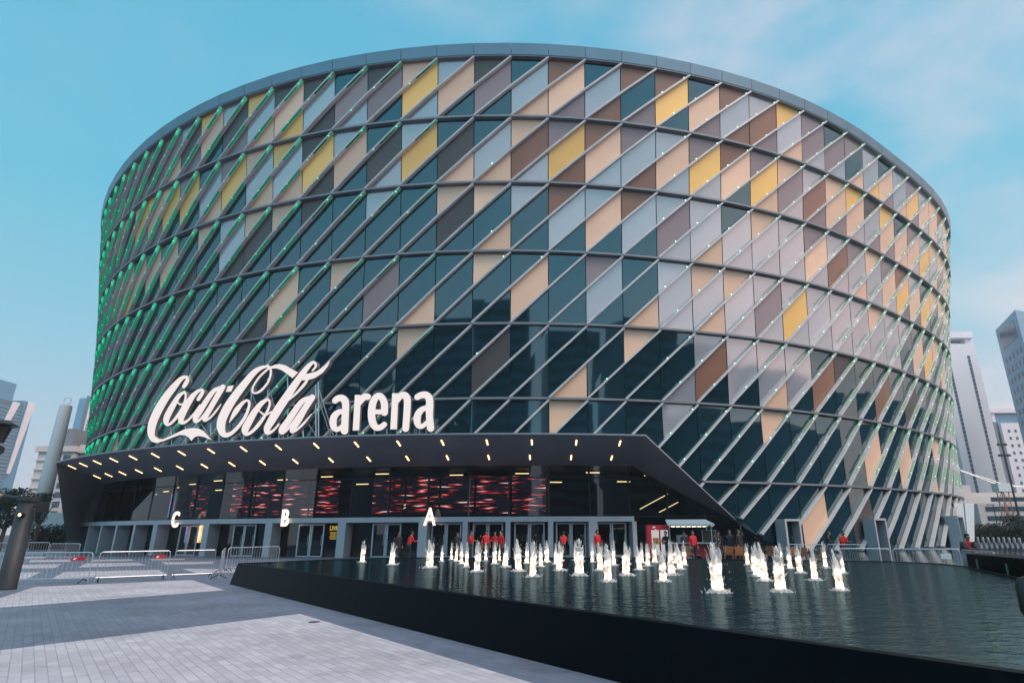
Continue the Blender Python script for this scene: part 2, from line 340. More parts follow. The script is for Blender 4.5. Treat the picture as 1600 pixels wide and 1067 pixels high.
tag(rest['glass'].build('window_pane', MT['glass'], arena, front=True), kind='stuff'); tag(rest['col'].build('colour_panel', [MT[k] for k in CK], arena, front=True), kind='stuff')
# dark shell behind the panels, and the plain far side
m = MB()
for r in range(1, 8):
    zt = ZTOP if r == 1 else ZR[r - 1]; zb = ZR[r]
    for b in range(JL, JR):
        P = [(b, zt), (b + 1, zt), (b + 1, zb), (b, zb)]
        if r >= 6: P = clip(P, (b, zclip(b)), (b + 1, zclip(b + 1)))
        if len(P) >= 3: m.face([fp(j, z, -.47) for j, z in P])
m.build('inner_shell', MT['black'], arena)
m = MB()
for b in range(JR, JL + 148):
    for r in range(7):
        m.face([fp(b, ZR[r] if r else ZTOP, -.40), fp(b + 1, ZR[r] if r else ZTOP, -.40), fp(b + 1, ZR[r + 1], -.40), fp(b, ZR[r + 1], -.40)])
m.build('rear_wall', MT['glass'], arena, front=True)
# roof fascia, roof
m = MB()
for b in range(-74, 74):
    g = .006
    A, B = b + g, b + 1 - g
    m.prism([fp(A, 38.95, .0), fp(B, 38.95, .0), fp(B, 38.95, -.3), fp(A, 38.95, -.3)], [fp(A, 39.91, .06), fp(B, 39.91, .06), fp(B, 39.91, -.3), fp(A, 39.91, -.3)])
m.build('roof_fascia', MT['fascia'], arena)
m = MB()
for b in range(-74, 74):
    m.face([fp(b, 38.85, -.04), fp(b + 1, 38.85, -.04), fp(b + 1, 38.85, -.7), fp(b, 38.85, -.7)])
    m.face([fp(b, 38.85, -.04), fp(b + 1, 38.85, -.04), fp(b + 1, 38.98, -.05), fp(b, 38.98, -.05)])
m.build('roof_soffit', MT['ledge'], arena)
m = MB(); m.face([fp(b, 39.6, -.2) for b in range(-74, 74)]); m.build('roof', MT['canopy'], arena)
# ledges
for r, jl_, jr_ in [(r, JL, JR) for r in range(1, 6)] + [(6, JL, -16), (6, 6, JR)]:
    m = MB(); z = ZR[r]
    for b in range(jl_, jr_):
        A, B = b, b + 1
        m.prism([fp(A, z - .08), fp(B, z - .08), fp(B, z - .08, -.45), fp(A, z - .08, -.45)], [fp(A, z + .07), fp(B, z + .07), fp(B, z + .07, -.45), fp(A, z + .07, -.45)])
    m.build('ledge', MT['ledge'], arena)
# slanting fins: one part each, running from ground to roof two bays per storey
led_pts = []
def fin_section(j, z, d, w=.068):
    n = fn(j); P = fp(j, z, 0); side = d.cross(n).normalized()
    prof = [(-w, -.385), (w, -.385), (w, -.03), (.02, -.03), (.02, -.08), (-.02, -.08), (-.02, -.03), (-w, -.03)]
    return [P + side * a + n * b for a, b in prof]
GLOW = [emis('painted_green_glow_%d' % q, c, e) for q, (c, e) in enumerate([((.0, 1, .46), .20), ((.01, 1, .48), .14), ((.04, 1, .5), .06), ((.62, 1, .70), .34), ((.62, 1, .70), .22), ((.02, 1, .48), .48), ((.03, 1, .5), .34), ((.06, 1, .5), .17), ((.55, 1, .70), .42), ((.55, 1, .70), .30)])]  # emissive colours that paint the LED wash onto the fin sides
nfin = 0
for j0 in range(JL - 13, JR + 1):
    m = MB(); pieces = 0; last = None; ladder = []
    for r in range(7, 0, -1):
        k = 7 - r; zb = ZR[r] + (.07 if r < 7 else 0); zt = (ZR[r - 1] - .10) if r > 1 else ZTOP
        for h in range(2):
            ja, jb = j0 + 2 * k + h, j0 + 2 * k + h + 1
            za, zbb = zb + (zt - zb) * h / 2, zb + (zt - zb) * (h + 1) / 2
            if ja < JL or jb > JR: continue
            if r >= 6:
                t0 = 0
                for q in range(21):
                    t = q / 20; jj = ja + t; zz = za + (zbb - za) * t
                    if zz < zclip(jj) + .12: t0 = t + .05
                if t0 >= .95: continue
                za = za + (zbb - za) * t0; ja = ja + t0
            pa, pb = fp(ja, za), fp(jb, zbb); d = (pb - pa).normalized()
            if last is not None and abs(last - ja) > .05: m.build('fin', MT['fin'], arena); m = MB()
            last = jb
            m.prism(fin_section(ja, za, d), fin_section(jb, zbb, d)); pieces += 1
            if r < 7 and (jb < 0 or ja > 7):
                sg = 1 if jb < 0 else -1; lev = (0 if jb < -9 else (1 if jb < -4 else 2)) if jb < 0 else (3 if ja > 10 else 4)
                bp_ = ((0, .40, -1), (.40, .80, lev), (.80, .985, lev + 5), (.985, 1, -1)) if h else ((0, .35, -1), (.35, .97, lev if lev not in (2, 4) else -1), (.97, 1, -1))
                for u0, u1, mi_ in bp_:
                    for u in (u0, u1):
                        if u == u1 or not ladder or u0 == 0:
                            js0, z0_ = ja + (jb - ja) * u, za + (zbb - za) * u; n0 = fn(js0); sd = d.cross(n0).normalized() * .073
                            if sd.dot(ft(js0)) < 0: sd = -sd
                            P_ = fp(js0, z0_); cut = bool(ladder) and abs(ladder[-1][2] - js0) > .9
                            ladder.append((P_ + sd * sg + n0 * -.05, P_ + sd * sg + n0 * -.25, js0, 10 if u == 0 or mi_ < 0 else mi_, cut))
        if r < 7 or True:
            for t in (.93, .60, .27):
                jj = j0 + 2 * k + 2 * t; zz = zb + (zt - zb) * t
                if jj < JL + 1 or jj > JR - 1 or zz < zclip(jj) + .3 or (r == 7): continue
                led_pts.append((jj, zz, t, r))
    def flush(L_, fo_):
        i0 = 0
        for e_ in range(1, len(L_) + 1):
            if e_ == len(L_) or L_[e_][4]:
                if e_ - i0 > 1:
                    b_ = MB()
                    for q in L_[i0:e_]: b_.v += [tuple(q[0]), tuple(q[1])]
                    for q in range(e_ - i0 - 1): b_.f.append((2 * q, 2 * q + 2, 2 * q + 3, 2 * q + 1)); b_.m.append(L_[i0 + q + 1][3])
                    b_.build('painted_glow', GLOW + [MT['fin']], fo_)
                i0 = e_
    if pieces:
        fo = m.build('fin', MT['fin'], arena); nfin += 1
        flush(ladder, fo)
# little lamps on the fins
leds = []
for jj, zz, t, r in led_pts:
    p = fp(jj, zz, 0); n = fn(jj)
    if (p - Vector((0, 0, EYE))).dot(n) > 0: continue
    g = max(0, min(1, (-1.5 - jj) / 8)); gr = max(0, min(1, (jj - 5) / 5))
    if g <= 0 and gr <= 0:
        if rnd.random() > .12: continue
    if jj < 0 and rnd.random() > .35 + g: continue
    leds.append((p, n, jj, t, r))
lm = bpy.data.meshes.new('led_lamp'); bm = bmesh.new(); bmesh.ops.create_icosphere(bm, subdivisions=1, radius=.06); bm.to_mesh(lm); bm.free(); lm.materials.append(MT['led'])
lm2 = lm.copy(); lm2.materials[0] = MT['ledpale']
leds.sort(key=lambda a: (a[0] - Vector((0, 0, 8))).length)
mm = MB()
for i, (p, n, jj, t, r) in enumerate(leds):
    q = p - n * .05 + ft(jj) * .13 * (1 if jj < 0 else -1)
    if i < 100:
        o = bpy.data.objects.new('led_lamp', lm if jj < 0 else lm2); col.objects.link(o); o.parent = arena; o.location = q - wloc(arena)
    else:
        s = .06; mm.prism([q + Vector((s, 0, 0)), q + Vector((0, s, 0)), q + Vector((-s, 0, 0)), q + Vector((0, -s, 0))], [q + Vector((s * .3, 0, s)), q + Vector((0, s * .3, s)), q + Vector((-s * .3, 0, s)), q + Vector((0, -s * .3, s))], 0 if jj < 0 else 1)
tag(mm.build('led_lamp', [MT['led'], MT['ledpale']], arena), kind='stuff')
# ------------------------------------------------------------------ entrance canopy
def so(j, t):           # soffit surface: t 0 at the glass, 1 at the outer edge
    p = fp(j, 6.22, -.35); p.y -= 6.2 * t; p.z = 6.22 + 1.28 * t; return p
JA, JB = CJ0, CJ1
for _ in range(60):
    JA += (88 - proj(so(JA, 1))[0]) / 60
for _ in range(60):
    JB += (1008.8 - proj(so(JB, 1))[0]) / 60
print('canopy ends j', JA, JB)
m = MB(); steps = 60; js = [JA + (JB - JA) * k / steps for k in range(steps + 1)]
for a, b in zip(js[:-1], js[1:]):
    m.face([so(a, 0), so(b, 0), so(b, 1), so(a, 1)])
    up = Vector((0, 0, .10)); A, B = so(a, 1), so(b, 1)
    m.face([A, B, B + up, A + up], 1)
    ia, ib = fp(a, 7.9, -.38), fp(b, 7.9, -.38); m.face([A + up, B + up, ib, ia])
canopy = m.build('canopy', [MT['canopy'], MT['canopylip']], arena)
# right leg: folds down to the ground beside the doors
o1, i1 = so(JB, 1), so(JB, 0)
gr_o = onz(1204, 863, 0); gr_i = gr_o + Vector((-2.0, 1.3, 0))
gr_o2 = gr_o + Vector((.3, .8, 0))
m = MB(); K = 10
def lerp(a, b, t): return a + (b - a) * t
for k in range(K):
    t, t2 = k / K, (k + 1) / K
    a0, a1, b0, b1 = lerp(o1, gr_o, t), lerp(o1, gr_o, t2), lerp(i1, gr_i, t), lerp(i1, gr_i, t2)
    m.face([a0, a1, b1, b0])
    ta, tb = lerp(o1 + Vector((0, 0, .1)), gr_o2, t), lerp(o1 + Vector((0, 0, .1)), gr_o2, t2)
    m.face([a0, a1, tb, ta], 0)
    ja = jx(proj(lerp(o1, gr_o, t))[0], 3); 
    wa = lerp(fp(JB, 7.9, -.38), gr_i + Vector((1.2, .6, 0)), t); wb = lerp(fp(JB, 7.9, -.38), gr_i + Vector((1.2, .6, 0)), t2)
    m.face([ta, tb, wb, wa]); m.face([b0, b1, wb, wa])
m.build('canopy_leg', MT['canopy'], arena)
# left leg
o1, i1 = so(JA, 1), so(JA, 0)
go, gi = onz(106, 863.5, 0), onz(140, 862.5, 0)
m = MB(); K = 12
for k in range(K):
    def pt(t):
        a = lerp(o1, go, t); bb = lerp(i1, gi, t) + Vector((-1, 0, 0)) * (1.1 * math.sin(math.pi * t)); return a, bb
    a0, b0 = pt(k / K); a1, b1 = pt((k + 1) / K); back = Vector((1.5, 3.6, 0)); bk = Vector((-.6, 2.5, 0))
    m.face([a0, a1, b1, b0]); m.face([b0, b1, b1 + back, b0 + back]); m.face([a0, a1, a1 + bk, a0 + bk])
m.face([o1, i1, fp(JA, 7.9, -.38)])
m.build('canopy_leg', MT['canopy'], arena)
# soffit lamps, two rows
Xv0 = Vector((1, 0, 0))
LO = [(114,730),(131,726),(152,722),(177.7,718.2),(208,714.7),(243,711.3),(283.8,707.4),(329.5,704),(380.5,701),(435,698.4),(494.3,696),(557.4,694.3),(623,692.4),(691.3,691),(761,690.4),(831,690.8),(900.4,691),(968.3,692.6)]
LI = [(153.7,745.6),(171,742.4),(192,739.2),(217,736),(246.5,733),(280.8,730.2),(319.4,727.6),(362.3,724.9),(409.8,722.3),(461.6,720.5),(517.3,718.5),(575.9,716.6),(636.5,715.3),(699.2,714.7),(763.6,714.3),(828,714.3),(892.4,714.6),(955.5,715.5)]
def find_t(px, py):
    lo, hi = JA, JB; best = None
    for it in range(3):
        pass
    j, t = jx(px, 7), .5
    for _ in range(40):
        x, y = proj(so(j, t)); ex, ey = px - x, py - y
        xj, yj = proj(so(j + .01, t)); xt, yt = proj(so(j, t + .01))
        a, b, c_, d = (xj - x) / .01, (xt - x) / .01, (yj - y) / .01, (yt - y) / .01; det = a * d - b * c_
        j += max(-1, min(1, (d * ex - b * ey) / det)); t += max(-.2, min(.2, (a * ey - c_ * ex) / det))
    return j, t
ts = {}
for nm, row in (('o', LO), ('i', LI)):
    q = [find_t(*p) for p in row]; tm = sorted(x[1] for x in q)[len(q) // 2]
    j_a = q[-1][0]; step = (q[-1][0] - q[3][0]) / (len(q) - 4)
    print('soffit row', nm, 'j', [round(x[0], 2) for x in q], 't', [round(x[1], 2) for x in q])
    for k, (j, t) in enumerate(q):
        t = max(.08, min(.93, tm)); j = max(JA + .25, min(JB - .1, j))
        c0, c1 = so(j, t - .075), so(j, t + .075); tv = Xv0 * .045; dn = Vector((0, 0, -.03))
        b = MB(); b.prism([c0 - tv + dn, c0 + tv + dn, c1 + tv + dn, c1 - tv + dn], [c0 - tv + dn * .1, c0 + tv + dn * .1, c1 + tv + dn * .1, c1 - tv + dn * .1])
        b.build('soffit_lamp', MT['bar'], canopy)
# ------------------------------------------------------------------ entrance glazing, doors, lobby
GO = -.41
for b in range(-17, 8):
    for zlo, zhi in (((2.72, 5.35), (5.42, 6.30)) if b < 4 else ((.0, 2.66), (2.72, 5.35), (5.42, 6.30))):
        P = [(b + .02, zhi), (b + .98, zhi), (b + .98, zlo), (b + .02, zlo)]
        q0, q1 = (b, zclip(b)), (b + 1, zclip(b + 1))
        # keep what is below the canopy line
        P2 = clip([(j, -z) for j, z in P], (q0[0], -q0[1] + .04), (q1[0], -q1[1] + .04)); P2 = [(j, -z) for j, z in P2]
        if len(P2) >= 3:
            m = MB(); m.face([fp(j, z, GO + rnd.uniform(-.006, .006)) for j, z in P2]); m.build('entrance_pane', MT['clear'], arena, front=True)
for b in range(-16, 9):
    zt = min(6.3, zclip(b)); zb = 2.6 if b < 4 else 0
    if zt > zb + .3:
        m = MB(); c0 = fp(b, zb, GO); c1 = fp(b, zt, GO); t_, n_ = ft(b) * .05, fn(b)
        m.prism([c0 - t_ + n_ * .03, c0 + t_ + n_ * .03, c0 + t_ - n_ * .2, c0 - t_ - n_ * .2], [c1 - t_ + n_ * .03, c1 + t_ + n_ * .03, c1 + t_ - n_ * .2, c1 - t_ - n_ * .2]); m.build('mullion', MT['black'], arena)
for z0, jl, jr in ((5.36, -17, 4.9), (2.67, 4, 7)):
    m = MB(); n = 26
    for k in range(n):
        a, b = jl + (jr - jl) * k / n, jl + (jr - jl) * (k + 1) / n
        m.prism([fp(a, z0, GO + .02), fp(b, z0, GO + .02), fp(b, z0, GO - .15), fp(a, z0, GO - .15)], [fp(a, z0 + .06, GO + .02), fp(b, z0 + .06, GO + .02), fp(b, z0 + .06, GO - .15), fp(a, z0 + .06, GO - .15)])
    m.build('transom', MT['black'], arena)
# lobby behind the glass
m = MB(); mf = MB(); mc = MB()
for b in range(-18, 10):
    m.face([fp(b, 0, -9), fp(b + 1, 0, -9), fp(b + 1, 6.4, -9), fp(b, 6.4, -9)])
    mf.face([fp(b, .012, -.4), fp(b + 1, .012, -.4), fp(b + 1, .012, -9), fp(b, .012, -9)])
    mc.face([fp(b, 6.4, -.74), fp(b + 1, 6.4, -.74), fp(b + 1, 6.4, -9), fp(b, 6.4, -9)])
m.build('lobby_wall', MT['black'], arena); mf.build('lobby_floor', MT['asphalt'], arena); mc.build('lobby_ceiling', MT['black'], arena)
m = MB()
for b in range(-10, 3):
    if b in (-9, -4, 2): continue
    u0, u1 = (b + 10) * 1.0, (b + 11) * 1.0
    m.face([fp(b + .03, 3.0, -3.6), fp(b + .97, 3.0, -3.6), fp(b + .97, 5.75, -3.6), fp(b + .03, 5.75, -3.6)], uv=[(u0, 0), (u1, 0), (u1, 1), (u0, 1)])
m.build('video_wall', MT['streak'], arena)
def screen(j, off, w, z0, z1, k):
    m = MB(); c = fp(j, z0, off); t = ft(j) * w / 2; up = Vector((0, 0, z1 - z0)); n = fn(j) * .05
    m.face([c - t + n, c + t + n, c + t + n + up, c - t + n + up], 0, uv=[(0, 0), (.5, 0), (.5, 1), (0, 1)])
    m.prism([c - t, c + t, c + t - n, c - t - n], [c - t + up, c + t + up, c + t - n + up, c - t - n + up], 1); m.build('screen', [MT[k], MT['dark']], arena)
screen(jx(270, 4, -1.5), -1.5, .75, 2.95, 4.9, 'pinkscreen')
screen(jx(322, 1.5, -1.0), -1.0, 1.7, .95, 2.25, 'warmscreen'); screen(jx(293, 1.5, -.9), -.9, .5, .95, 2.2, 'pinkscreen')
# string of hanging lobby ceiling lamps seen through the glass
for k in range(22):
    j = -15.5 + k * 1.05; c = fp(j, 6.1 - .6 * (k % 2), -4.5 - (k % 3)); m = MB(); a = ft(j)
    m.obox(c, a, fn(j), .05, .55, .05); m.build('lobby_lamp', MT['bar'], arena)
for a, b in ((aty(1000, 795, 49), aty(1050, 768, 51)), (aty(1030, 800, 49), aty(1075, 776, 51)), (aty(1085, 822, 50), aty(1105, 806, 51)), (aty(625, 798, 49.5), aty(660, 775, 50.5)), (aty(618, 797, 49.5), aty(652, 777, 50.5))):
    m = MB(); m.tube([a, b], .035, 6); m.build('stair_lamp', emis('stair_light', (1, .72, .38), 1.6), arena)
# portal: beam, columns, doors
PO = .55
m = MB()
for k in range(36):
    a, b = -14 + 18 * k / 36, -14 + 18 * (k + 1) / 36
    m.prism([fp(a, 2.32, PO), fp(b, 2.32, PO), fp(b, 2.32, GO - .1), fp(a, 2.32, GO - .1)], [fp(a, 2.66, PO), fp(b, 2.66, PO), fp(b, 2.66, GO - .1), fp(a, 2.66, GO - .1)])
beam = m.build('portal_beam', MT['portal'], arena)
COLS = [-14, -13, -12, -11, -10, -9, -7, -5, -3, -1, 0, 1, 2, 3, 4]
for j in COLS:
    m = MB(); w = .17 if j not in (3, -1, -3, -5, -7, -9) else .30
    if j == 4: w = .15
    c = fp(j, 0, 0); t, n = ft(j) * w, fn(j)
    m.prism([c - t + n * (PO - .03), c + t + n * (PO - .03), c + t + n * (GO - .1), c - t + n * (GO - .1)], [c - t + n * (PO - .03) + Vector((0, 0, 2.318)), c + t + n * (PO - .03) + Vector((0, 0, 2.318)), c + t + n * (GO - .1) + Vector((0, 0, 2.318)), c - t + n * (GO - .1) + Vector((0, 0, 2.318))])
    m.build('portal_column', MT['portal'], arena)
def door(ja, jb):
    c0, c1 = fp(ja, 0, GO + .12), fp(jb, 0, GO + .12); a = (c1 - c0).normalized(); w = (c1 - c0).length; n = fn((ja + jb) / 2)
    m = MB(); mid = (c0 + c1) / 2; hw = w / 2
    for s in (-1, 1): m.obox(mid + a * s * (hw - .05), a, n, 2.25, .05, .04)
    m.obox(mid, a, n, .09, hw - .1, .035); m.obox(mid + Vector((0, 0, 2.16)), a, n, .09, hw - .1, .035)
    d = m.build('door', MT['steel'], arena)
    g = MB(); g.face([c0 + a * .1 + Vector((0, 0, .09)), c1 - a * .1 + Vector((0, 0, .09)), c1 - a * .1 + Vector((0, 0, 2.16)), c0 + a * .1 + Vector((0, 0, 2.16))]); g.build('door_pane', MT['clear'], d, front=True)
    h = MB(); h.tube([mid + a * (hw - .16) + n * .07 + Vector((0, 0, .8)), mid + a * (hw - .16) + n * .07 + Vector((0, 0, 1.5))], .018, 6); h.build('handle', MT['steel'], d)
for j in (0, 1, 2, 3): door(j + .14, j + .5); door(j + .51, j + .87)
door(-.86, -.5); door(-.49, -.13)
for j in (-3, -5, -7, -9): door(j + .66, j + 1.02); door(j + 1.03, j + 1.39)
for j in (-14, -13, -12, -11, -10):
    m = MB(); m.face([fp(j + .1, 0.02, GO), fp(j + .9, 0.02, GO), fp(j + .9, 2.3, GO), fp(j + .1, 2.3, GO)]); m.build('entrance_pane', MT['clear'], arena, front=True)
for j in (-3, -5, -7, -9):
    for a, b in ((j + .12, j + .64), (j + 1.41, j + 1.88)):
        m = MB(); m.face([fp(a, 0.02, GO), fp(b, 0.02, GO), fp(b, 2.3, GO), fp(a, 2.3, GO)]); m.build('entrance_pane', MT['clear'], arena, front=True)
# poster with a block of yellow lettering inside the doors
def text_obj(body, size, name, material, parent, loc, xdir, up=Vector((0, 0, 1)), ext=.02, sx=1.0, bold=.0, align='CENTER'):
    cu = bpy.data.curves.new(name, 'FONT'); cu.body = body; cu.size = size; cu.extrude = ext; cu.offset = bold; cu.align_x = align; cu.align_y = 'CENTER'
    o = bpy.data.objects.new(name, cu); col.objects.link(o); dg = bpy.context.evaluated_depsgraph_get(); dg.update()
    me = bpy.data.meshes.new_from_object(o.evaluated_get(dg)); bpy.data.objects.remove(o); bpy.data.curves.remove(cu)
    z = xdir.cross(up).normalized(); R = Matrix((xdir * sx, up, z)).transposed()
    pl = wloc(parent) if parent else Vector((0, 0, 0))
    for v in me.vertices: v.co = R @ v.co + Vector(loc) - pl
    me.materials.clear(); me.materials.append(material); me.name = name
    n = bpy.data.objects.new(name, me); col.objects.link(n)
    if parent: n.parent = parent
    return n
jp = jx(520, 1.5, -1.4)
pm = MB(); c = fp(jp, .9, -1.5); pm.obox(c, ft(jp), fn(jp), 1.35, .55, .02); poster = pm.build('poster', MT['dark'], arena)
yel = emis('poster_yellow', (1, .55, .08), .8)
text_obj('LIVE', .42, 'poster_lettering', yel, poster, fp(jp, 1.95, -1.46), ft(jp), sx=.85, bold=.015)
for k in range(4):
    mb = MB(); mb.obox(fp(jp, 1.62 - k * .14, -1.465), ft(jp), fn(jp), .06, .3 - .05 * (k % 2), .006); mb.build('poster_line', yel, poster)
# ------------------------------------------------------------------ gate letters
for ch, px, py, lab in (('A', 672, 814, 'white lit letter A above the doors behind the fountain jets'), ('B', 446, 806, 'white lit letter B above the doors right of the striped plaza'), ('C', 275, 803, 'white lit letter C above the doors nearest the canopy foot')):
    j = jx(px, 2.7, PO + .1); c = fp(j, 2.62, PO + .14)
    e = empty('gate_letter', c); tag(e, lab, 'letter sign', 'lit gate letters over the doors')
    text_obj(ch, 1.62, 'letter_face', MT['gate'], e, c, ft(j), ext=.05, sx=.72, bold=.035)
    b = MB(); b.obox(c - fn(j) * .09 + Vector((0, 0, -.15)), ft(j), fn(j), .1, .2, .05); b.build('bracket', MT['steel'], e)
# ------------------------------------------------------------------ big sign on the canopy edge
def plane_from(j0, j1, off_t):
    a, b = so(j0, off_t), so(j1, off_t); a.z = b.z = 0; u = (b - a).normalized(); return a, u, Vector((-u.y, u.x, 0))
def onplane(px, py, a, nrm):
    d = ray(px, py); o = Vector((0, 0, EYE)); t = (a - o).dot(nrm) / d.dot(nrm); return o + d * t
def ribbon(P, n=7):
    C = catmull(P, n); Lft, Rgt = [], []
    for i in range(len(C)):
        x0, y0 = C[max(i - 1, 0)][:2]; x1, y1 = C[min(i + 1, len(C) - 1)][:2]
        dx, dy = x1 - x0, y1 - y0; l = math.hypot(dx, dy) or 1; w = max(C[i][2], 2) / 2
        Lft.append((C[i][0] - dy / l * w, C[i][1] + dx / l * w)); Rgt.append((C[i][0] + dy / l * w, C[i][1] - dx / l * w))
    return Lft, Rgt, C
def cap(c, w, d0, n=6):
    return
def add_ribbon(mb, P, T, depth, lift):
    Lf, Rg, C = ribbon(P)
    f = -depth / 2 - lift; bk = depth / 2
    for i in range(len(C) - 1):
        q = [T(*Lf[i]), T(*Rg[i]), T(*Rg[i + 1]), T(*Lf[i + 1])]
        mb.face([a(f) for a in q], 0)
        mb.face([a(bk) for a in q], 1)
        mb.face([q[0](f), q[3](f), q[3](bk), q[0](bk)], 1); mb.face([q[1](f), q[2](f), q[2](bk), q[1](bk)], 1)
    for (x, y, w), k in ((C[0], 0), (C[-1], 1)):      # round ends
        if w < 14: continue
        r = w / 2; ring = [T(x + r * math.cos(a), y + r * math.sin(a)) for a in [2 * math.pi * s / 16 for s in range(16)]]
        mb.face([a(f - .0015 - .001 * k) for a in ring], 0); mb.prism([a(f - .001 - .001 * k) for a in ring], [a(bk) for a in ring], 1, cap=False)
def add_poly(mb, pts, T, depth, lift):
    f = -depth / 2 - lift; q = [T(*p) for p in pts]
    vs = [Vector((p[0], p[1], 0)) for p in pts]
    from mathutils.geometry import tessellate_polygon
    for tri in tessellate_polygon([vs]): mb.face([q[i](f) for i in tri], 0)
    for i in range(len(q)):
        a, b = q[i], q[(i + 1) % len(q)]; mb.face([a(f), b(f), b(depth / 2), a(depth / 2)], 1)
jsA, jsB, jsC = jx(240, 7.5, 5), jx(515, 7.5, 5.5), jx(685, 7.5, 5.5)
sign = empty('rooftop_sign', so((jsA + jsC) / 2, .93) + Vector((0, 0, .1)))
tag(sign, 'big white illuminated lettering standing on struts along the canopy edge, flowing script then plain type', 'sign')
pA, uA, nA = plane_from(jsA, jsB, .95); pB, uB, nB = plane_from(jsB, jsC, .95)
def mk(ox, oy, s, a, n):
    def T(x, y):
        p = onplane(ox + x / s, oy + y / s, a, n); return lambda d: p + n * d
    return T
TA = mk(230, 560, 7.62, pA, nA); TB = mk(340, 560, 7.622, pA, nA); TC = mk(500, 590, 8.0, pB, nB)
DEP = .28
word = MB(); lift = [0]
def rib(T, P): lift[0] += .003; add_ribbon(word, P, T, DEP, lift[0])
def pol(T, P): lift[0] += .003; add_poly(word, P, T, DEP, lift[0])
rib(TA, [(455,340,42),(480,300,52),(500,255,42),(480,225,34),(420,250,52),(340,340,76),(240,470,90),(150,620,98),(85,770,98),(68,890,86),(95,965,62),(150,988,40)])
pol(TA, [(120,930),(160,960),(210,962),(300,925),(400,875),(470,845),(560,830),(630,836),(690,868),(740,920),(785,972),(700,938),(630,925),(585,938),(545,985),(520,945),(475,917),(410,912),(310,948),(220,985),(130,1008),(70,990)])
rib(TA, [(465,402,26),(400,450,46),(330,560,66),(265,680,74),(245,750,66),(262,788,40),(310,770,30),(380,690,36),(440,590,28),(472,500,24),(478,430,24),(462,402,24)])
rib(TA, [(375,520,18),(410,550,20),(450,545,20),(500,500,24),(560,430,28)])
rib(TA, [(630,490,44),(665,435,44),(682,395,38),(655,380,32),(590,425,50),(510,540,66),(445,660,74),(422,735,66),(440,768,44),(500,745,28),(580,660,24),(650,560,20)])
rib(TA, [(885,352,36),(810,395,50),(725,510,62),(645,640,64),(595,715,62),(602,755,38),(660,720,28),(750,600,28),(840,440,26),(890,355,26)])
rib(TA, [(922,345,62),(840,480,64),(760,620,62),(708,710,58),(712,740,36),(775,705,24),(845,625,22),(902,545,8)])
pol(TA, [(985,335),(1052,326),(1020,400),(955,403)])
rib(TB, [(640,118,22),(655,170,24),(625,280,24),(545,380,28),(475,418,22),(437,400,20),(450,330,20),(520,225,24),(610,140,24),(655,108,18)])
rib(TB, [(655,108,16),(570,108,36),(460,170,66),(340,310,84),(225,460,96),(135,600,104),(72,740,104),(65,840,96),(100,910,66),(175,900,46),(265,820,40),(350,700,36),(392,590,32),(396,525,30),(365,505,28),(310,545,42),(235,640,60),(160,768,8)])
pol(TB, [(640,112),(700,82),(760,74),(825,88),(900,132),(978,176),(912,242),(850,192),(780,145),(720,124),(660,130)])
pol(TB, [(1020,215),(1050,192),(1110,186),(1200,160),(1300,88),(1362,22),(1335,95),(1272,178),(1180,238),(1090,268),(1000,268)])
rib(TB, [(618,492,30),(545,540,56),(465,640,72),(395,760,84),(350,850,84),(365,902,50),(425,880,36),(505,800,42),(590,680,32),(638,575,26),(640,515,24),(618,492,24)])
rib(TB, [(520,630,14),(560,665,20),(610,672,20),(660,640,20)])
rib(TB, [(1150,152,20),(1188,105,26),(1180,62,30),(1150,58,36),(1085,120,58),(985,255,76),(865,430,92),(745,610,100),(660,750,92),(612,840,78),(620,890,48),(685,862,28),(750,790,22)])
rib(TB, [(1085,275,26),(1050,320,34),(970,410,28),(880,490,22),(775,575,6)])
rib(TB, [(1108,472,40),(1025,520,60),(935,640,72),(855,760,76),(790,845,74),(790,885,50),(840,862,30),(920,770,32),(1030,610,30),(1110,490,24)])
rib(TB, [(1150,470,70),(1062,600,74),(985,740,74),(922,835,68),(912,872,46),(970,850,28),(1055,770,26),(1146,662,8)])
word.build('script_lettering', [MT['letter'], MT['letterside']], sign)
word = MB(); lift[0] = 0
def letter(parts):
    global word
    word = MB(); lift[0] = 0
    for k, P in parts: (rib if k == 'r' else pol)(TC, P)
    word.build('letter', [MT['letter'], MT['letterside']], sign)
letter([('r', [(200,292,74),(235,265,80),(290,262,86),(325,300,90),(332,380,88),(326,500,88),(318,668,92)]), ('r', [(325,430,60),(250,434,68),(190,490,84),(175,570,88),(195,635,74),(245,645,60),(310,590,50)])])
letter([('p', [(447,220),(516,220),(522,262),(500,662),(420,664)]), ('r', [(490,340,60),(530,280,78),(570,245,80),(607,244,80)])])
letter([('p', [(690,402),(858,402),(856,462),(688,462)]), ('r', [(815,440,86),(815,330,88),(775,245,80),(725,240,80),(675,310,88),(655,430,92),(665,550,92),(705,622,80),(765,625,72),(815,588,66)])])
letter([('p', [(912,200),(984,200),(988,240),(970,648),(888,650)]), ('r', [(970,300,60),(1010,240,80),(1065,225,86),(1098,270,88),(1098,400,86),(1080,640,84)])])
letter([('r', [(1225,248,74),(1270,225,80),(1330,222,88),(1372,262,92),(1380,350,90),(1376,480,88),(1390,635,90)]), ('r', [(1375,390,60),(1300,394,68),(1240,450,84),(1222,530,88),(1240,598,74),(1290,608,60),(1355,555,50)])])
def sup(px, ptop, pbase, a, n, diag=0):
    top = onplane(px, ptop, a, n) + n * .22; bot = onplane(px, pbase, a, n) + n * .25; bot.z = so((jsA + jsB) / 2, .95).z + .12
    m = MB(); m.tube([bot, top], .045, 6)
    if diag: m.tube([top - Vector((0, 0, .3)), Vector((bot.x, bot.y, bot.z)) + n * diag + Vector((.3, 0, 0))], .035, 6)
    m.build('strut', MT['steel'], sign)
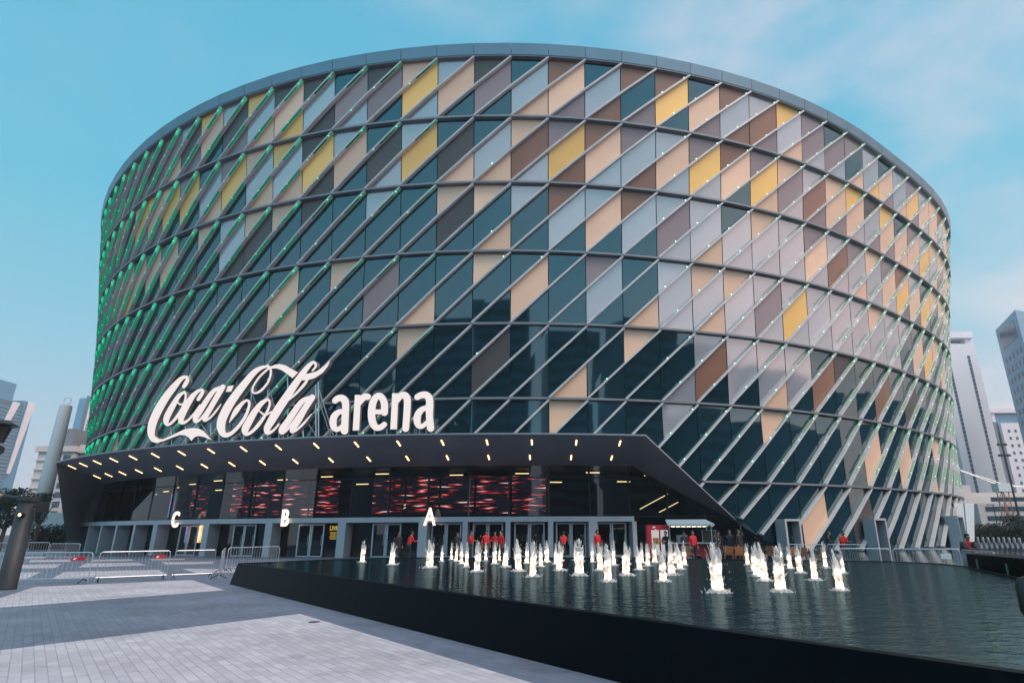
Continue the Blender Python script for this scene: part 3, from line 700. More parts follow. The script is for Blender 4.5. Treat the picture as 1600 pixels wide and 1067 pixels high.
for px, t, b in ((242,690,702),(263,662,702),(286,652,698),(305,645,697),(325,660,696),(352,640,694),(376,660,692),(389,600,690),(415,590,688),(418,650,688),(432,660,687),(446,588,686),(470,640,685),(490,600,684),(494,595,684),(338,645,694)): sup(px, t, b, pA, nA, 1.3)
for px, t, b in ((523,672,683),(542,674,682),(558,672,682),(583,670,680),(602,668,680),(618,670,680),(637,670,679),(654,668,678),(664,668,678),(673,668,678)): sup(px, t, b, pB, nB, 1.2)
# ------------------------------------------------------------------ ground, paving, pool
m = MB(); m.face([(-900, -400, 0), (900, -400, 0), (900, 1500, 0), (-900, 1500, 0)]); g = m.build('ground', MT['asphalt']); tag(g, kind='structure')
m = MB(); m.face([(-75, -30, .004), (80, -30, .004), (80, 75, .004), (-75, 75, .004)]); g = m.build('plaza', MT['paveG']); tag(g, kind='structure')
U = Vector((-.642, .767, 0)); V_ = Vector((.767, .642, 0)); P0 = Vector((-10.57, 21.6, 0))
def uv(u, v, z=0): return P0 + U * u + V_ * v + Vector((0, 0, z))
m = MB()
m.face([uv(-11.6, -9.5, .008), uv(-9.35, -1.02, .008), uv(-34, -1.02, .008), uv(-34, -9.5, .008)])
m.face([uv(-3.6, -6.4, .008), uv(-2.2, -.9, .008), uv(3.2, -.83, .008), uv(3.37, -5.3, .008), uv(-.46, -6.05, .008), uv(-1.6, -6.25, .008)])
for P in ([(25,894),(65,893.5),(37,905.5),(21,907)], [(101,893),(247,889.5),(264,898),(80,903.7)], [(283,888),(375,889),(378,894),(307,895)],
          [(29,882),(97,881),(85,887),(27,888)], [(135,879.5),(217,879),(230,883),(122,886)], [(252,878),(332,877),(334,880),(260,882)],
          [(47,874.5),(115,873.5),(110,877),(46,878)], [(147,874),(205,873.5),(210,875.5),(140,877)], [(232,873),(287,872),(290,874),(240,875)], [(27,869.5),(75,869),(67,871.5),(27,872)]):
    q = [onz(x, y, .008) for x, y in P]; m.face(q)
g = m.build('paving', MT['paveW']); tag(g, kind='structure')
m = MB(); m.face([(8.5, 22.2, .008), (14, 20, .008), (30, 26, .008), (44, 60, .008), (26, 52, .008), (9.5, 44, .008)]); g = m.build('dark_paving', mat('polished_granite_paving', (.012, .018, .022), .10, noise=.2, nscale=2)); tag(g, kind='structure')
p = onz(491, 972, 0); m = MB(); m.tube([p + Vector((0, 0, .004)), p + Vector((0, 0, .012))], .11, 16); tag(m.build('drain_cover', MT['post']), 'small round dark drain cover in the pale paving near the pool wall', 'drain cover')
# pool: black granite basin, brim-full
WZ = .66
EDGE = [Vector((-10.57, 21.6, 0)), Vector((-8.6, 24.3, 0)), Vector((-5.6, 25.9, 0)), Vector((3.0, 24.9, 0)), Vector((9.2, 21.9, 0)), Vector((11.3, 21.0, 0)), Vector((12.0, 19.6, 0)), Vector((11.75, 18.0, 0)), Vector((9.45, 12.2, 0)), Vector((9.0, 6, 0)), Vector((8.2, .6, 0)), Vector((6.1, 1.67, 0))]
m = MB(); m.face([p + Vector((0, 0, WZ)) for p in EDGE]); g = m.build('pool_water', MT['water']); tag(g, kind='structure')
cen = sum(EDGE, Vector((0, 0, 0))) / len(EDGE)
m = MB(); n = len(EDGE)
def outw(i):
    a, b, c_ = EDGE[i - 1], EDGE[i], EDGE[(i + 1) % n]
    d1 = (b - a).normalized(); d2 = (c_ - b).normalized(); n1 = Vector((-d1.y, d1.x, 0)); n2 = Vector((-d2.y, d2.x, 0)); k = (n1 + n2).normalized(); return k / max(.5, k.dot(n1))
for i in range(n):
    i2 = (i + 1) % n; a, b = EDGE[i], EDGE[i2]; oa, ob = outw(i), outw(i2); up = Vector((0, 0, WZ + .012)); w = .10; w2 = .24
    a_i, b_i = a - oa * .03, b - ob * .03
    m.face([a + oa * w2, b + ob * w2, b + ob * w + up, a + oa * w + up]); m.face([a + oa * w + up, b + ob * w + up, b_i + up, a_i + up]); m.face([a_i + up, b_i + up, b_i + Vector((0, 0, .1)), a_i + Vector((0, 0, .1))])
pw = m.build('pool_wall', MT['granite']); tag(pw, 'low black granite wall holding the brimming fountain pool', 'pool wall')
# dark raised wall beyond the pool at the right
m = MB(); a, b, c_ = Vector((12.05, 18.2, 0)), Vector((9.75, 12.1, 0)), Vector((9.3, 5.5, 0)); ww = Vector((.9, -.2, 0))
for p, q in ((a, b), (b, c_)):
    m.prism([p, q, q + ww, p + ww], [p + Vector((0, 0, 1.0)), q + Vector((0, 0, 1.06)), q + ww + Vector((0, 0, 1.06)), p + ww + Vector((0, 0, 1.0))])
rw = m.build('stone_parapet', MT['granite']); tag(rw, 'dark polished stone parapet bounding the pool at the right', 'parapet')
for t in (.18, .55):
    p = a + (b - a) * t + Vector((-.06, -.0, 0)); m = MB(); m.obox(p + Vector((0, 0, .35)), (b - a).normalized(), Vector((1, 0, 0)), .55, .02, .02); m.build('joint_strip', MT['steel'], rw)
# ------------------------------------------------------------------ fountain jets
JETS = [(566,878,34,.9),(612,882,36,1.2),(671,886.6,45,1.2),(705,874,28,.7),(712.5,877,30,.7),(721,881,34,.8),(728.5,885.6,39,.8),(745,892.8,49,.9),(759,876,30,.7),(772.5,881,37,.8),(789,885.6,40,.9),(810,892,50,.9),(823,880,34,.8),(832.5,900.6,58,1),(845,884.7,37,.8),(854,878,36,.9),(874,891,47,1),(900,875,30,.8),(905,898.7,58,1),(925.6,878,32,.8),(938,891,45,1),(950,908,62,1),(959,883,41,.8),(978,898.7,54,1),(999,890,38,.9),(1012,884,37,.8),(1023,879,36,.9),(1036,908,50,1),(1049,898,56,.9),(1062.5,889,41,.9),(1070,883,39,.8),(1122,925,80,1.1),(1118,905,60,.9),(1168,882,35,.8),(1178,892,41,.9),(1184,900,54,1),(1195,907,60,1),(1220,924,72,1),(1221,882.5,36,.8),(1235,888,36,.8),(1250,895,47,.9),(1273,906,54,1),(1290,887,43,.8),(1313,922,64,1.05),(1318,895,36,.8),(690,877,27,.7),(780,875,26,.7),(868,881,34,.8),(1003,879,32,.7),(1056,880,32,.7)]
def jet_mesh(seed, tall):
    r = random.Random(seed); m = MB()
    def strand(bx, by, lx, ly, H, r0, r1, z0=0.0, n=12, jit=.004, rj=.10):
        pts = []; rad = []
        for k in range(n + 1):
            t = k / n
            pts.append((bx + lx * t * t + r.gauss(0, jit), by + ly * t * t + r.gauss(0, jit), z0 + t * (H - z0)))
            w = r0 + (r1 - r0) * t
            if t > .88: w *= max(.10, math.sqrt(max(0, 1 - ((t - .88) / .12) ** 2)))
            rad.append(w * r.uniform(1 - rj, 1 + rj))
        m.tube(pts, rad, 9 if r0 > .05 else 5)
    dx, dy = r.uniform(-.05, .05), r.uniform(-.05, .05)
    dx, dy = r.uniform(-.07, .03), r.uniform(-.03, .03)
    strand(0, 0, dx, dy, r.uniform(.88, 1.0), .108, .030)
    strand(.03, .0, dx + r.uniform(.02, .09), dy, r.uniform(.55, .85), .085, .022)
    if r.random() < .6: strand(-.02, -.01, dx - r.uniform(.0, .05), dy, r.uniform(.45, .8), .08, .02)
    for k in range(20):
        a = r.uniform(0, 6.28); d = r.uniform(.035, .085); o_ = r.uniform(.0, .07)
        strand(d * math.cos(a), d * math.sin(a), dx + o_ * math.cos(a) + (.05 if r.random() < .5 else 0), dy + o_ * math.sin(a), r.uniform(.35, 1.0), r.uniform(.014, .026), r.uniform(.007, .014), r.uniform(0, .2), 9, .008, .4)
    for k in range(90):
        a = r.uniform(0, 6.28); d = abs(r.gauss(.10, .07)); z = r.uniform(.05, 1.08) * (1 - .5 * max(0, d - .1) / .15); sz = r.uniform(.004, .011)
        p = Vector((d * math.cos(a) + dx * .6 + abs(r.gauss(0, .10)), d * math.sin(a) + dy * .6, max(.02, z))); m.tube([p, p + Vector((r.uniform(-.01, .01), 0, sz * r.uniform(2, 7)))], [sz, sz * .4], 4)
    for k in range(26):
        a = r.uniform(0, 6.28); d = r.uniform(.09, .17); m.tube([(d * .6 * math.cos(a), d * .6 * math.sin(a), -.02), (d * math.cos(a), d * math.sin(a), r.uniform(.02, .06)), (d * 1.5 * math.cos(a), d * 1.5 * math.sin(a), -.02)], [.03, .022, .02], 5)
    for k in range(12):
        a = r.uniform(0, 6.28); d = r.uniform(.10, .30); m.tube([(d * math.cos(a), d * math.sin(a), .0), (d * 1.15 * math.cos(a), d * 1.15 * math.sin(a), r.uniform(.03, .13))], [.014, .004], 4)
    return m
protos = []
for k in range(7):
    o = jet_mesh(100 + k, 1).build('fountain_jet', MT['jet'], smooth=True); md = o.modifiers.new('skin', 'REMESH'); md.mode = 'VOXEL'; md.voxel_size = .010; md.use_smooth_shade = True
    dg = bpy.context.evaluated_depsgraph_get(); dg.update(); nm = bpy.data.meshes.new_from_object(o.evaluated_get(dg)); nm.materials.clear(); nm.materials.append(MT['jet']); protos.append(nm); bpy.data.objects.remove(o)
ordn = ['first', 'second', 'third', 'fourth', 'fifth', 'sixth', 'seventh', 'eighth', 'ninth', 'tenth', 'eleventh', 'twelfth', 'thirteenth', 'fourteenth', 'fifteenth', 'sixteenth', 'seventeenth', 'eighteenth', 'nineteenth', 'twentieth']
special = {1122: 'tallest white water jet, in front of the wooden chairs', 566: 'small ragged jet standing alone at the far left of the pool', 612: 'broad spraying jet in front of the bending red-jacketed person', 671: 'wide frothy jet below the lit letter A', 1313: 'rightmost near jet, thick at the top with a splash at its right', 1220: 'thin tall jet with a small side splash, left of the rightmost near jet', 1318: 'low jet half hidden behind the rightmost near jet', 1036: 'smooth pointed jet in front of the food cart, nearest the camera there', 950: 'slender jet reaching forward of its row below the last doors', 1290: 'short split jet in front of the red-shirted person by the facade'}
fg = bpy.data.lights.new('pool_and_fill_lamp', 'POINT')
order = sorted(JETS, key=lambda t: t[0]); near = [t for t in order if t[1] > 887]; far = [t for t in order if t[1] <= 887]
for i, (px, py, h, w) in enumerate(order):
    p = onz(px, py, WZ + .005); top = aty(px, py - h, p.y); H = max(.5, top.z - WZ)
    o = bpy.data.objects.new('fountain_jet', protos[i % len(protos)]); col.objects.link(o); o.location = p
    s = H * (.85 + .3 * rnd.random()) * w * 1.08; o.scale = (s, s, H * 1.04); o.rotation_euler = (0, 0, rnd.uniform(-.5, .5))
    if px in special: lab = special[px]
    else:
        row, nm = (near, 'near') if py > 887 else (far, 'far'); k = row.index((px, py, h, w)); fromright = len(row) - 1 - k
        size = 'tall' if H > .95 else ('short' if H < .72 else 'medium')
        lab = f'{size} lit water jet, {ordn[k]} from the left in the {nm} rows' if k <= fromright else f'{size} lit water jet, {ordn[fromright]} from the right in the {nm} rows'
    tag(o, lab, 'fountain jet', 'lit fountain jets in the pool')
    for zz, en, cc in ((.13, 3.2, (1, .66, .40)), (.45, 1.6, (1, .80, .62))):  # lower stands for the underwater lamp, upper is an added fill light
        l = bpy.data.lights.new('pool_and_fill_lamp', 'POINT'); l.energy = en * H * H; l.color = cc; l.shadow_soft_size = .015
        lo = bpy.data.objects.new('pool_and_fill_lamp', l); col.objects.link(lo); lo.location = p + Vector((0, 0, zz * H))
# ------------------------------------------------------------------ crowd barriers
def barrier_proto(L=2.6, H=1.02, plate=False):
    e = empty('crowd_barrier'); m = MB(); r = .10; pts = []
    for cx, sgn in ((-L / 2, 1), (L / 2, -1)):
        pass
    z0 = .16
    path = [(-L / 2, 0, 0.02), (-L / 2, 0, H - r), (-L / 2 + r * .3, 0, H - r * .3), (-L / 2 + r, 0, H), (L / 2 - r, 0, H), (L / 2 - r * .3, 0, H - r * .3), (L / 2, 0, H - r), (L / 2, 0, 0.02)]
    m.tube(path, .019, 8); m.tube([(-L / 2, 0, z0), (L / 2, 0, z0)], .016, 6); m.build('frame', MT['steel'], e)
    k = int(L / .13); b = MB()
    for i in range(1, k): x = -L / 2 + L * i / k; b.tube([(x, 0, z0), (x, 0, H)], .0065, 5)
    b.build('bars', MT['steel'], e)
    for s in (-1, 1):
        f = MB(); x = s * (L / 2 - .12); f.tube([(x, -.28, .0), (x, -.25, .04), (x, 0, .16), (x, .25, .04), (x, .28, .0)], .018, 6); f.build('foot', MT['rubber'], e)
    if plate:
        p = MB(); p.prism([(L / 2 - .62, -.022, H - .27), (L / 2 - .22, -.022, H - .27), (L / 2 - .15, -.022, H - .15), (L / 2 - .55, -.022, H - .15)], [(L / 2 - .62, -.03, H - .27), (L / 2 - .22, -.03, H - .27), (L / 2 - .15, -.03, H - .15), (L / 2 - .55, -.03, H - .15)]); pl = p.build('name_plate', MT['redpaint'], e)
        q = MB(); q.face([(L / 2 - .53, -.033, H - .24), (L / 2 - .45, -.033, H - .24), (L / 2 - .42, -.033, H - .18), (L / 2 - .50, -.033, H - .18)]); q.build('plate_mark', MT['white'], pl)
    return e
def put(o, a, b, L):
    a, b = Vector(a), Vector(b); o.location = (a + b) / 2; d = b - a; o.rotation_euler = (0, 0, math.atan2(d.y, d.x)); k = d.length / L; o.scale = (k, 1, 1)
bp = barrier_proto(2.6, 1.02, True); bq = barrier_proto(2.6, 1.02, False)
BG = 'steel crowd barriers on the plaza'
def barrier(proto, a, b, lab, first=False):
    o = proto if first else copy_tree(proto); put(o, a, b, 2.6); tag(o, lab, 'barrier', BG); return o
barrier(bp, onz(-14, 913, 0), onz(136, 911, 0), 'steel crowd barrier with red plate behind the grey lamp column', True)
barrier(bp, onz(147, 910, 0), onz(259, 905, 0), 'steel crowd barrier with red plate, second along the left row')
barrier(bq, onz(267, 905, 0), onz(331, 902, 0), 'short steel barrier between the red-plated one and the end-on one', True)
barrier(bq, onz(341, 905, 0), onz(347, 893, 0), 'steel barrier turned end-on beside the pool corner')
barrier(bq, onz(352, 893, 0), onz(433, 888, 0), 'steel barrier whose right end hides behind the pool corner')
barrier(bq, Vector((-46, 47, 0)), Vector((-42.6, 46.6, 0)), 'distant steel barrier at the left edge near the dark hedge')
barrier(bq, Vector((-42, 47.5, 0)), Vector((-38.9, 48.5, 0)), 'distant steel barrier in front of the canopy foot, left one')
barrier(bq, Vector((-34.0, 42.5, 0)), Vector((-31.6, 42.0, 0)), 'small distant barrier standing alone before the canopy foot')
Bx = [(onz(1236, 866, 0), 30.5, 1232, 1290, 'barrier behind the orange chairs at the pool end'), (0, 30, 1292, 1346, 'far barrier beside the red-shirted person by the facade')]
for _, Y, x0, x1, lab in Bx: 
    a = aty(x0, 850, Y); b = aty(x1, 850, Y - .6); a.z = b.z = 0; barrier(bq, a, b, 'steel ' + lab)
for x0, x1, y0, y1, lab in ((1310, 1388, 22.9, 22.5, 'steel barrier at the far pool rim below the second doorway'), (1393, 1497, 22.4, 21.6, 'steel barrier with pale card at the far pool rim, near the guard')):
    a = aty(x0, 850, y0); b = aty(x1, 850, y1); a.z = b.z = 0; o = barrier(bq, a, b, lab)
    if x0 > 1390:
        p = MB(); p.box(.55, .95, -.035, -.025, .70, .88); pl = p.build('card', MT['white']); pl.parent = o
a = aty(1500, 850, 21.2); b = aty(1553, 860, 18.6); a.z = b.z = 0
o = barrier(bq, a, b, 'steel barrier clad in silver sheet beside the dark parapet'); p = MB(); p.box(-1.25, 1.25, -.03, -.022, .17, .97); pl = p.build('sheet_cladding', mat('silver_sheet', (.30, .36, .40), .35, metal=.4, noise=.25, nscale=3)); pl.parent = o
# ------------------------------------------------------------------ people
def person(loc, face, pose='stand', h=1.7, top='red', legs='darkcloth', label='', arms=None):
    s = h / 1.75
    Vx = {}; E = []
    def add(k, p, r): Vx[k] = (Vector(p), r)
    fwdk = 1
    lean = {'stand': 0, 'lean': .25, 'bend': .75, 'sit': .05}[pose]
    hipz = .93 if pose != 'sit' else .47
    add('pelvis', (0, 0, hipz), .125); L = lambda d: Vector((0, -math.sin(lean) * d, hipz + math.cos(lean) * d))
    add('waist', L(.18), .125); add('chest', L(.40), .145); add('neck', L(.55), .058); add('headlo', L(.63) + Vector((0, -.015, 0)), .075); add('head', L(.72) + Vector((0, -.02, 0)), .098); add('crown', L(.79) + Vector((0, -.005, 0)), .075)
    E += [('pelvis', 'waist'), ('waist', 'chest'), ('chest', 'neck'), ('neck', 'headlo'), ('headlo', 'head'), ('head', 'crown')]
    add('nose', L(.70) + Vector((0, -.115, 0)), .016); E.append(('head', 'nose'))
    for sd, sg in (('l', 1), ('r', -1)):
        sh = L(.48) + Vector((.19 * sg, 0, 0)); add('sh' + sd, sh, .062)
        if pose == 'sit':
            add('hip' + sd, (.10 * sg, -.05, hipz - .01), .09); add('knee' + sd, (.12 * sg, -.45, .48), .065); add('ank' + sd, (.12 * sg, -.42, .09), .042); add('toe' + sd, (.13 * sg, -.58, .035), .038)
        else:
            st = .06 if pose == 'stand' else .12
            add('hip' + sd, (.095 * sg, 0, hipz - .06), .095); add('knee' + sd, (.105 * sg, -.03 + st * .4 * sg, .50), .066); add('ank' + sd, (.11 * sg, .03 + st * .4 * sg, .09), .042); add('toe' + sd, (.12 * sg, -.13 + st * .4 * sg, .032), .036)
        E += [('pelvis', 'hip' + sd), ('hip' + sd, 'knee' + sd), ('knee' + sd, 'ank' + sd), ('ank' + sd, 'toe' + sd), ('chest', 'sh' + sd)]
        if arms == 'fwd' or pose in ('lean', 'sit'):
            el = sh + Vector((.05 * sg, -.10, -.25)); hd = el + Vector((-.10 * sg, -.22, .02)); fd = Vector((-.3 * sg, -.9, -.1))
        elif arms == 'up' and sg == 1:
            el = sh + Vector((.10, -.16, -.16)); hd = el + Vector((-.14, -.06, .22)); fd = Vector((-.5, -.2, .8))
        elif pose == 'bend':
            el = sh + Vector((.02 * sg, -.04, -.27)); hd = el + Vector((-.02 * sg, -.10, -.23)); fd = Vector((0, -.3, -.95))
        else:
            el = sh + Vector((.06 * sg, .02, -.28)); hd = el + Vector((.01 * sg, -.07, -.24)); fd = Vector((0, -.25, -.96))
        add('el' + sd, el, .042); add('wr' + sd, hd, .030); fd.normalize(); palm = hd + fd * .075; add('pm' + sd, palm, .034)
        E += [('sh' + sd, 'el' + sd), ('el' + sd, 'wr' + sd), ('wr' + sd, 'pm' + sd)]
        side = fd.cross(Vector((0, 1, .2))).normalized()
        for q in range(4):
            k = f'f{q}{sd}'; add(k, palm + side * (.022 * (q - 1.5)) + fd * .045, .010); k2 = k + 'b'; add(k2, palm + side * (.026 * (q - 1.5)) + fd * (.085 + .012 * (q in (1, 2))) + Vector((0, -.012, 0)), .0085); E += [('pm' + sd, k), (k, k2)]
        k = 'th' + sd; add(k, hd + fd * .05 + side * .055, .010); add(k + 'b', hd + fd * .085 + side * .068 + Vector((0, -.012, 0)), .0085); E += [('pm' + sd, k), (k, k + 'b')]
    keys = list(Vx); me = bpy.data.meshes.new('person'); me.from_pydata([tuple(Vx[k][0] * s) for k in keys], [(keys.index(a), keys.index(b)) for a, b in E], [])
    o = bpy.data.objects.new('person', me); col.objects.link(o)
    md = o.modifiers.new('skin', 'SKIN'); sv = me.skin_vertices[0].data
    for i, k in enumerate(keys): sv[i].radius = (Vx[k][1] * s * (1.28 if k in ('waist', 'chest', 'pelvis') else 1), Vx[k][1] * s * (.85 if k in ('waist', 'chest') else 1)); sv[i].use_root = (k == 'pelvis')
    ss = o.modifiers.new('sub', 'SUBSURF'); ss.levels = 2; ss.render_levels = 2
    dg = bpy.context.evaluated_depsgraph_get(); dg.update(); nm = bpy.data.meshes.new_from_object(o.evaluated_get(dg)); bpy.data.objects.remove(o)
    for k in (MT[top], MT[legs], MT['skin'], MT['dark']): nm.materials.append(k)
    def cls(a, b):
        ab = a[:2] + b[:2]
        if 'toe' in a + b: return 3
        if any(x in a for x in ('hip', 'knee', 'ank')) and any(x in b for x in ('hip', 'knee', 'ank')): return 1
        if 'hip' in a + b: return 1
        if any(k in (a, b) for k in ('headlo', 'head', 'crown', 'nose')): return 2
        if any(x in (a + b) for x in ('wr', 'pm')) and 'el' not in a: return 2
        if a[0] == 'f' or a[:2] == 'th': return 2
        return 0
    segs = [(Vx[a][0] * s, Vx[b][0] * s, cls(a, b)) for a, b in E]
    mi = []
    for p in nm.polygons:
        c_ = p.center; best = (9, 0)
        for a, b, k in segs:
            ab = b - a; t = max(0, min(1, (c_ - a).dot(ab) / max(ab.dot(ab), 1e-9))); d = (c_ - a - ab * t).length
            if d < best[0]: best = (d, k)
        mi.append(best[1])
    nm.polygons.foreach_set('material_index', mi); nm.polygons.foreach_set('use_smooth', [True] * len(mi))
    o = bpy.data.objects.new('person', nm); col.objects.link(o); o.location = loc; o.rotation_euler = (0, 0, face)
    hm = bpy.data.meshes.new('hair'); bm = bmesh.new(); bmesh.ops.create_uvsphere(bm, u_segments=14, v_segments=9, radius=.112 * s)
    hc = (L(.745) + Vector((0, .012, 0))) * s
    for v in list(bm.verts):
        v.co.z *= 1.05
        if v.co.y < -.02 * s and v.co.z < .045 * s: v.co.y = -.02 * s; v.co *= .82
    for v in bm.verts: v.co += hc
    bm.to_mesh(hm); bm.free(); hm.materials.append(MT['hair']); hm.polygons.foreach_set('use_smooth', [True] * len(hm.polygons))
    ho = bpy.data.objects.new('hair', hm); col.objects.link(ho); ho.parent = o
    tag(o, label, 'person'); return o
def at(px, Y): p = aty(px, 860, Y); p.z = 0.006; return p
person(at(638, 38.0), 2.3, 'lean', 1.72, 'red', 'darkcloth', 'person in red jacket leaning forward by the doors left of letter A')
person(at(622, 38.8), .9, 'stand', 1.68, 'darkcloth', 'darkcloth', 'person in dark clothes facing the leaning red-jacketed person')
person(at(735, 38.5), 1.3, 'stand', 1.70, 'red', 'darkcloth', 'slim person in red top standing by the column right of letter A', 'fwd')
person(at(714, 39.2), .2, 'stand', 1.62, 'darkcloth', 'darkcloth', 'person in dark clothes at the doorway just right of letter A')
person(at(759, 38.6), .4, 'stand', 1.72, 'red', 'darkcloth', 'person in red shirt, left of the pair standing close together')
person(at(773, 38.9), -.4, 'stand', 1.66, 'red', 'darkcloth', 'person in red shirt half hidden in the red-shirted group', 'fwd')
person(at(782, 38.2), -.7, 'stand', 1.72, 'red', 'darkcloth', 'person in red jacket at the right of the red-shirted group')
person(at(880, 38.4), 2.9, 'lean', 1.66, 'red', 'darkcloth', 'person in red seen from behind, bending at the door middle')
person(at(934, 38.6), .6, 'stand', 1.72, 'red', 'darkcloth', 'person in red shirt and dark hair standing at the last doors')
person(at(1084, 35.0), .3, 'stand', 1.66, 'red', 'darkcloth', 'person in red polo shirt standing before the food cart')
person(at(1044, 35.6), -.8, 'lean', 1.66, 'darkcloth', 'darkcloth', 'person in dark clothes by the red drinks cabinet', 'fwd')
person(at(1070, 35.8), .5, 'stand', 1.62, 'darkcloth', 'darkcloth', 'person in black standing beside the red polo shirt')
person(at(1124, 36.6), .2, 'stand', 1.60, 'darkcloth', 'darkcloth', 'person in dark clothes behind the nearest tall jet')
person(at(1142, 36.8), -.3, 'stand', 1.68, 'darkcloth', 'darkcloth', 'person in black with bare head standing behind the wooden chair')
person(at(1156, 36.4), .7, 'stand', 1.70, 'darkcloth', 'darkcloth', 'person in black raising one hand to the face', 'up')
person(at(1293, 33.0), 1.1, 'lean', 1.62, 'darkcloth', 'darkcloth', 'person in dark clothes leaning beside the brown facade panel')
person(at(1317, 33.0), .4, 'lean', 1.64, 'red', 'darkcloth', 'person in red shirt by the facade between two doorways')
gd = person(at(1511, 22.6), .05, 'lean', 1.52, 'red', 'darkcloth', 'guard in red shirt and open dark jacket behind the silver barrier', 'fwd')
# open dark jacket on the guard: sleeves and side panels
jk = MB()
s_ = 1.52 / 1.75
for sg in (-1, 1):
    c0 = Vector((.19 * sg, -.12, 1.395)) * s_
    jk.tube([c0, c0 + Vector((.055 * sg, -.10, -.24)) * s_, c0 + Vector((-.02 * sg, -.28, -.23)) * s_], [.115, .098, .07], 10)
    jk.tube([Vector((.155 * sg, -.115, 1.40)) * s_, Vector((.165 * sg, -.07, 1.2)) * s_, Vector((.165 * sg, -.01, .93)) * s_], [.10, .115, .10], 10)
o = jk.build('jacket', MT['darkcloth'], None, True); o.parent = gd
# ------------------------------------------------------------------ food cart, drinks cabinet, chairs, tables
def cart():
    p = at(1078, 36.2); e = empty('food_cart', p); tag(e, 'mobile food cart with pale blue awning, maroon body and lit counter', 'food cart')
    X, Y, Z = Vector((1, 0, 0)), Vector((0, 1, 0)), Vector((0, 0, 1))
    m = MB(); m.obox(p + Z * .35, X, Y, .62, 1.25, .5); m.build('body', MT['maroon'], e)
    m = MB(); m.obox(p + Z * .97 - Y * .1, X, Y, .05, 1.32, .65); m.build('counter', MT['steel'], e)
    for sx in (-1.2, 1.2):
        for sy in (-.5, .5):
            m = MB(); m.tube([p + X * sx + Y * sy + Z * .3, p + X * sx + Y * sy + Z * 2.05], .022, 6); m.build('awning_post', MT['steel'], e)
    m = MB(); a = [(-1.35, -.75, 1.98), (1.35, -.75, 1.98), (1.2, .6, 2.26), (-1.2, .6, 2.26)]
    m.prism([p + Vector(q) for q in a], [p + Vector(q) + Z * .05 for q in a]); 
    for k in range(9):
        x = -1.35 + .3 * k; m.prism([p + Vector((x, -.76, 1.98)), p + Vector((x + .3, -.76, 1.98)), p + Vector((x + .15, -.78, 1.86))], [p + Vector((x, -.77, 1.98)), p + Vector((x + .3, -.77, 1.98)), p + Vector((x + .15, -.79, 1.86))])
    m.build('awning', mat('awning_cloth', (.24, .32, .36), .7), e)
    m = MB(); m.obox(p + Z * 1.88 - Y * .1, X, Y, .04, 1.0, .03); m.build('counter_lamp', emis('cart_light', (1, .85, .6), 2.5), e)
    m = MB(); m.obox(p + Z * 1.02 + Y * .3 - X * .35, X, Y, .42, .28, .2); m.build('coffee_machine', MT['steel'], e)
    for sx in (-.8, .8):
        w = MB(); w.tube([p + X * sx - Y * .55 + Z * .28, p + X * sx - Y * .47 + Z * .28], .27, 14); w.build('wheel', MT['maroon'], e)
    return p
cp = cart()
p = at(1110, 35.9); e = empty('menu_board', p); tag(e, 'black menu board on a thin frame beside the food cart', 'menu board'); m = MB(); m.obox(p + Vector((0, 0, .95)), Vector((1, 0, 0)), Vector((0, 1, 0)), .72, .38, .015); m.build('board', MT['dark'], e)
m = MB(); m.tube([p + Vector((-.39, 0, 0)), p + Vector((-.39, 0, 1.69)), p + Vector((.39, 0, 1.69)), p + Vector((.39, 0, 0))], .018, 6); m.build('frame', MT['steel'], e)
p = at(1028, 37.0); e = empty('drinks_cabinet', p); tag(e, 'tall red drinks cabinet with two glass doors left of the food cart', 'drinks cabinet'); X, Y, Z = Vector((1, 0, 0)), Vector((0, 1, 0)), Vector((0, 0, 1))
m = MB(); m.obox(p, X, Y, 2.0, .62, .36); m.build('body', MT['redpaint'], e)
for sx, cc in ((-.17, (.85, .80, .78)), (.36, (.70, .74, .78))):
    m = MB(); m.obox(p + X * sx + Z * .3 - Y * .37, X, Y, 1.42, .22, .012); d = m.build('door', emis('cabinet_light', cc, .55), e)
    m = MB(); m.obox(p + X * sx + Z * .92 - Y * .388, X, Y, .36, .17, .004); m.build('shelf_goods', mat('orange_goods', (.6, .2, .04), .5), d)
    m = MB(); m.tube([p + X * (sx + .2) + Z * .7 - Y * .40, p + X * (sx + .2) + Z * 1.3 - Y * .40], .014, 6); m.build('handle', MT['steel'], d)
text_obj('e', .42, 'emblem', MT['white'], e, p + X * -.22 - Y * .375 + Z * 1.84, X, ext=.008, bold=.02)
def chair_proto():
    e = empty('wooden_chair'); m = MB(); m.box(-.23, .23, -.23, .23, .42, .46); m.build('seat', MT['wood'], e)
    m = MB(); m.prism([(-.23, .20, .46), (.23, .20, .46), (.23, .24, .46), (-.23, .24, .46)], [(-.23, .27, .86), (.23, .27, .86), (.23, .31, .86), (-.23, .31, .86)]); m.build('backrest', MT['wood'], e)
    for sx in (-.2, .2):
        for sy in (-.2, .2): m = MB(); m.tube([(sx * 1.1, sy * 1.1, 0), (sx, sy, .43)], .018, 6); m.build('leg', MT['wood'], e)
    return e
ch = chair_proto(); CH = [(1066, 35.6, .3, 'wooden chair with its back to the pool, below the two people in black'), (1077, 34.9, 2.9, 'wooden chair left of the nearest tall jet'), (1152, 33.4, .1, 'wooden chair nearest the pool below the canopy foot'), (1200, 33.2, 1.2, 'orange chair just right of the canopy foot'), (1207, 34.4, -1.0, 'orange chair behind the one right of the canopy foot'), (1237, 32.0, .2, 'bright orange chair in front of the first doorway'), (1254, 31.6, -.5, 'orange chair right of the bright orange chair'), (1275, 31.8, .9, 'dull brown chair before the far barrier'), (1138, 34.2, -.2, 'wooden chair beside the small dark table')]
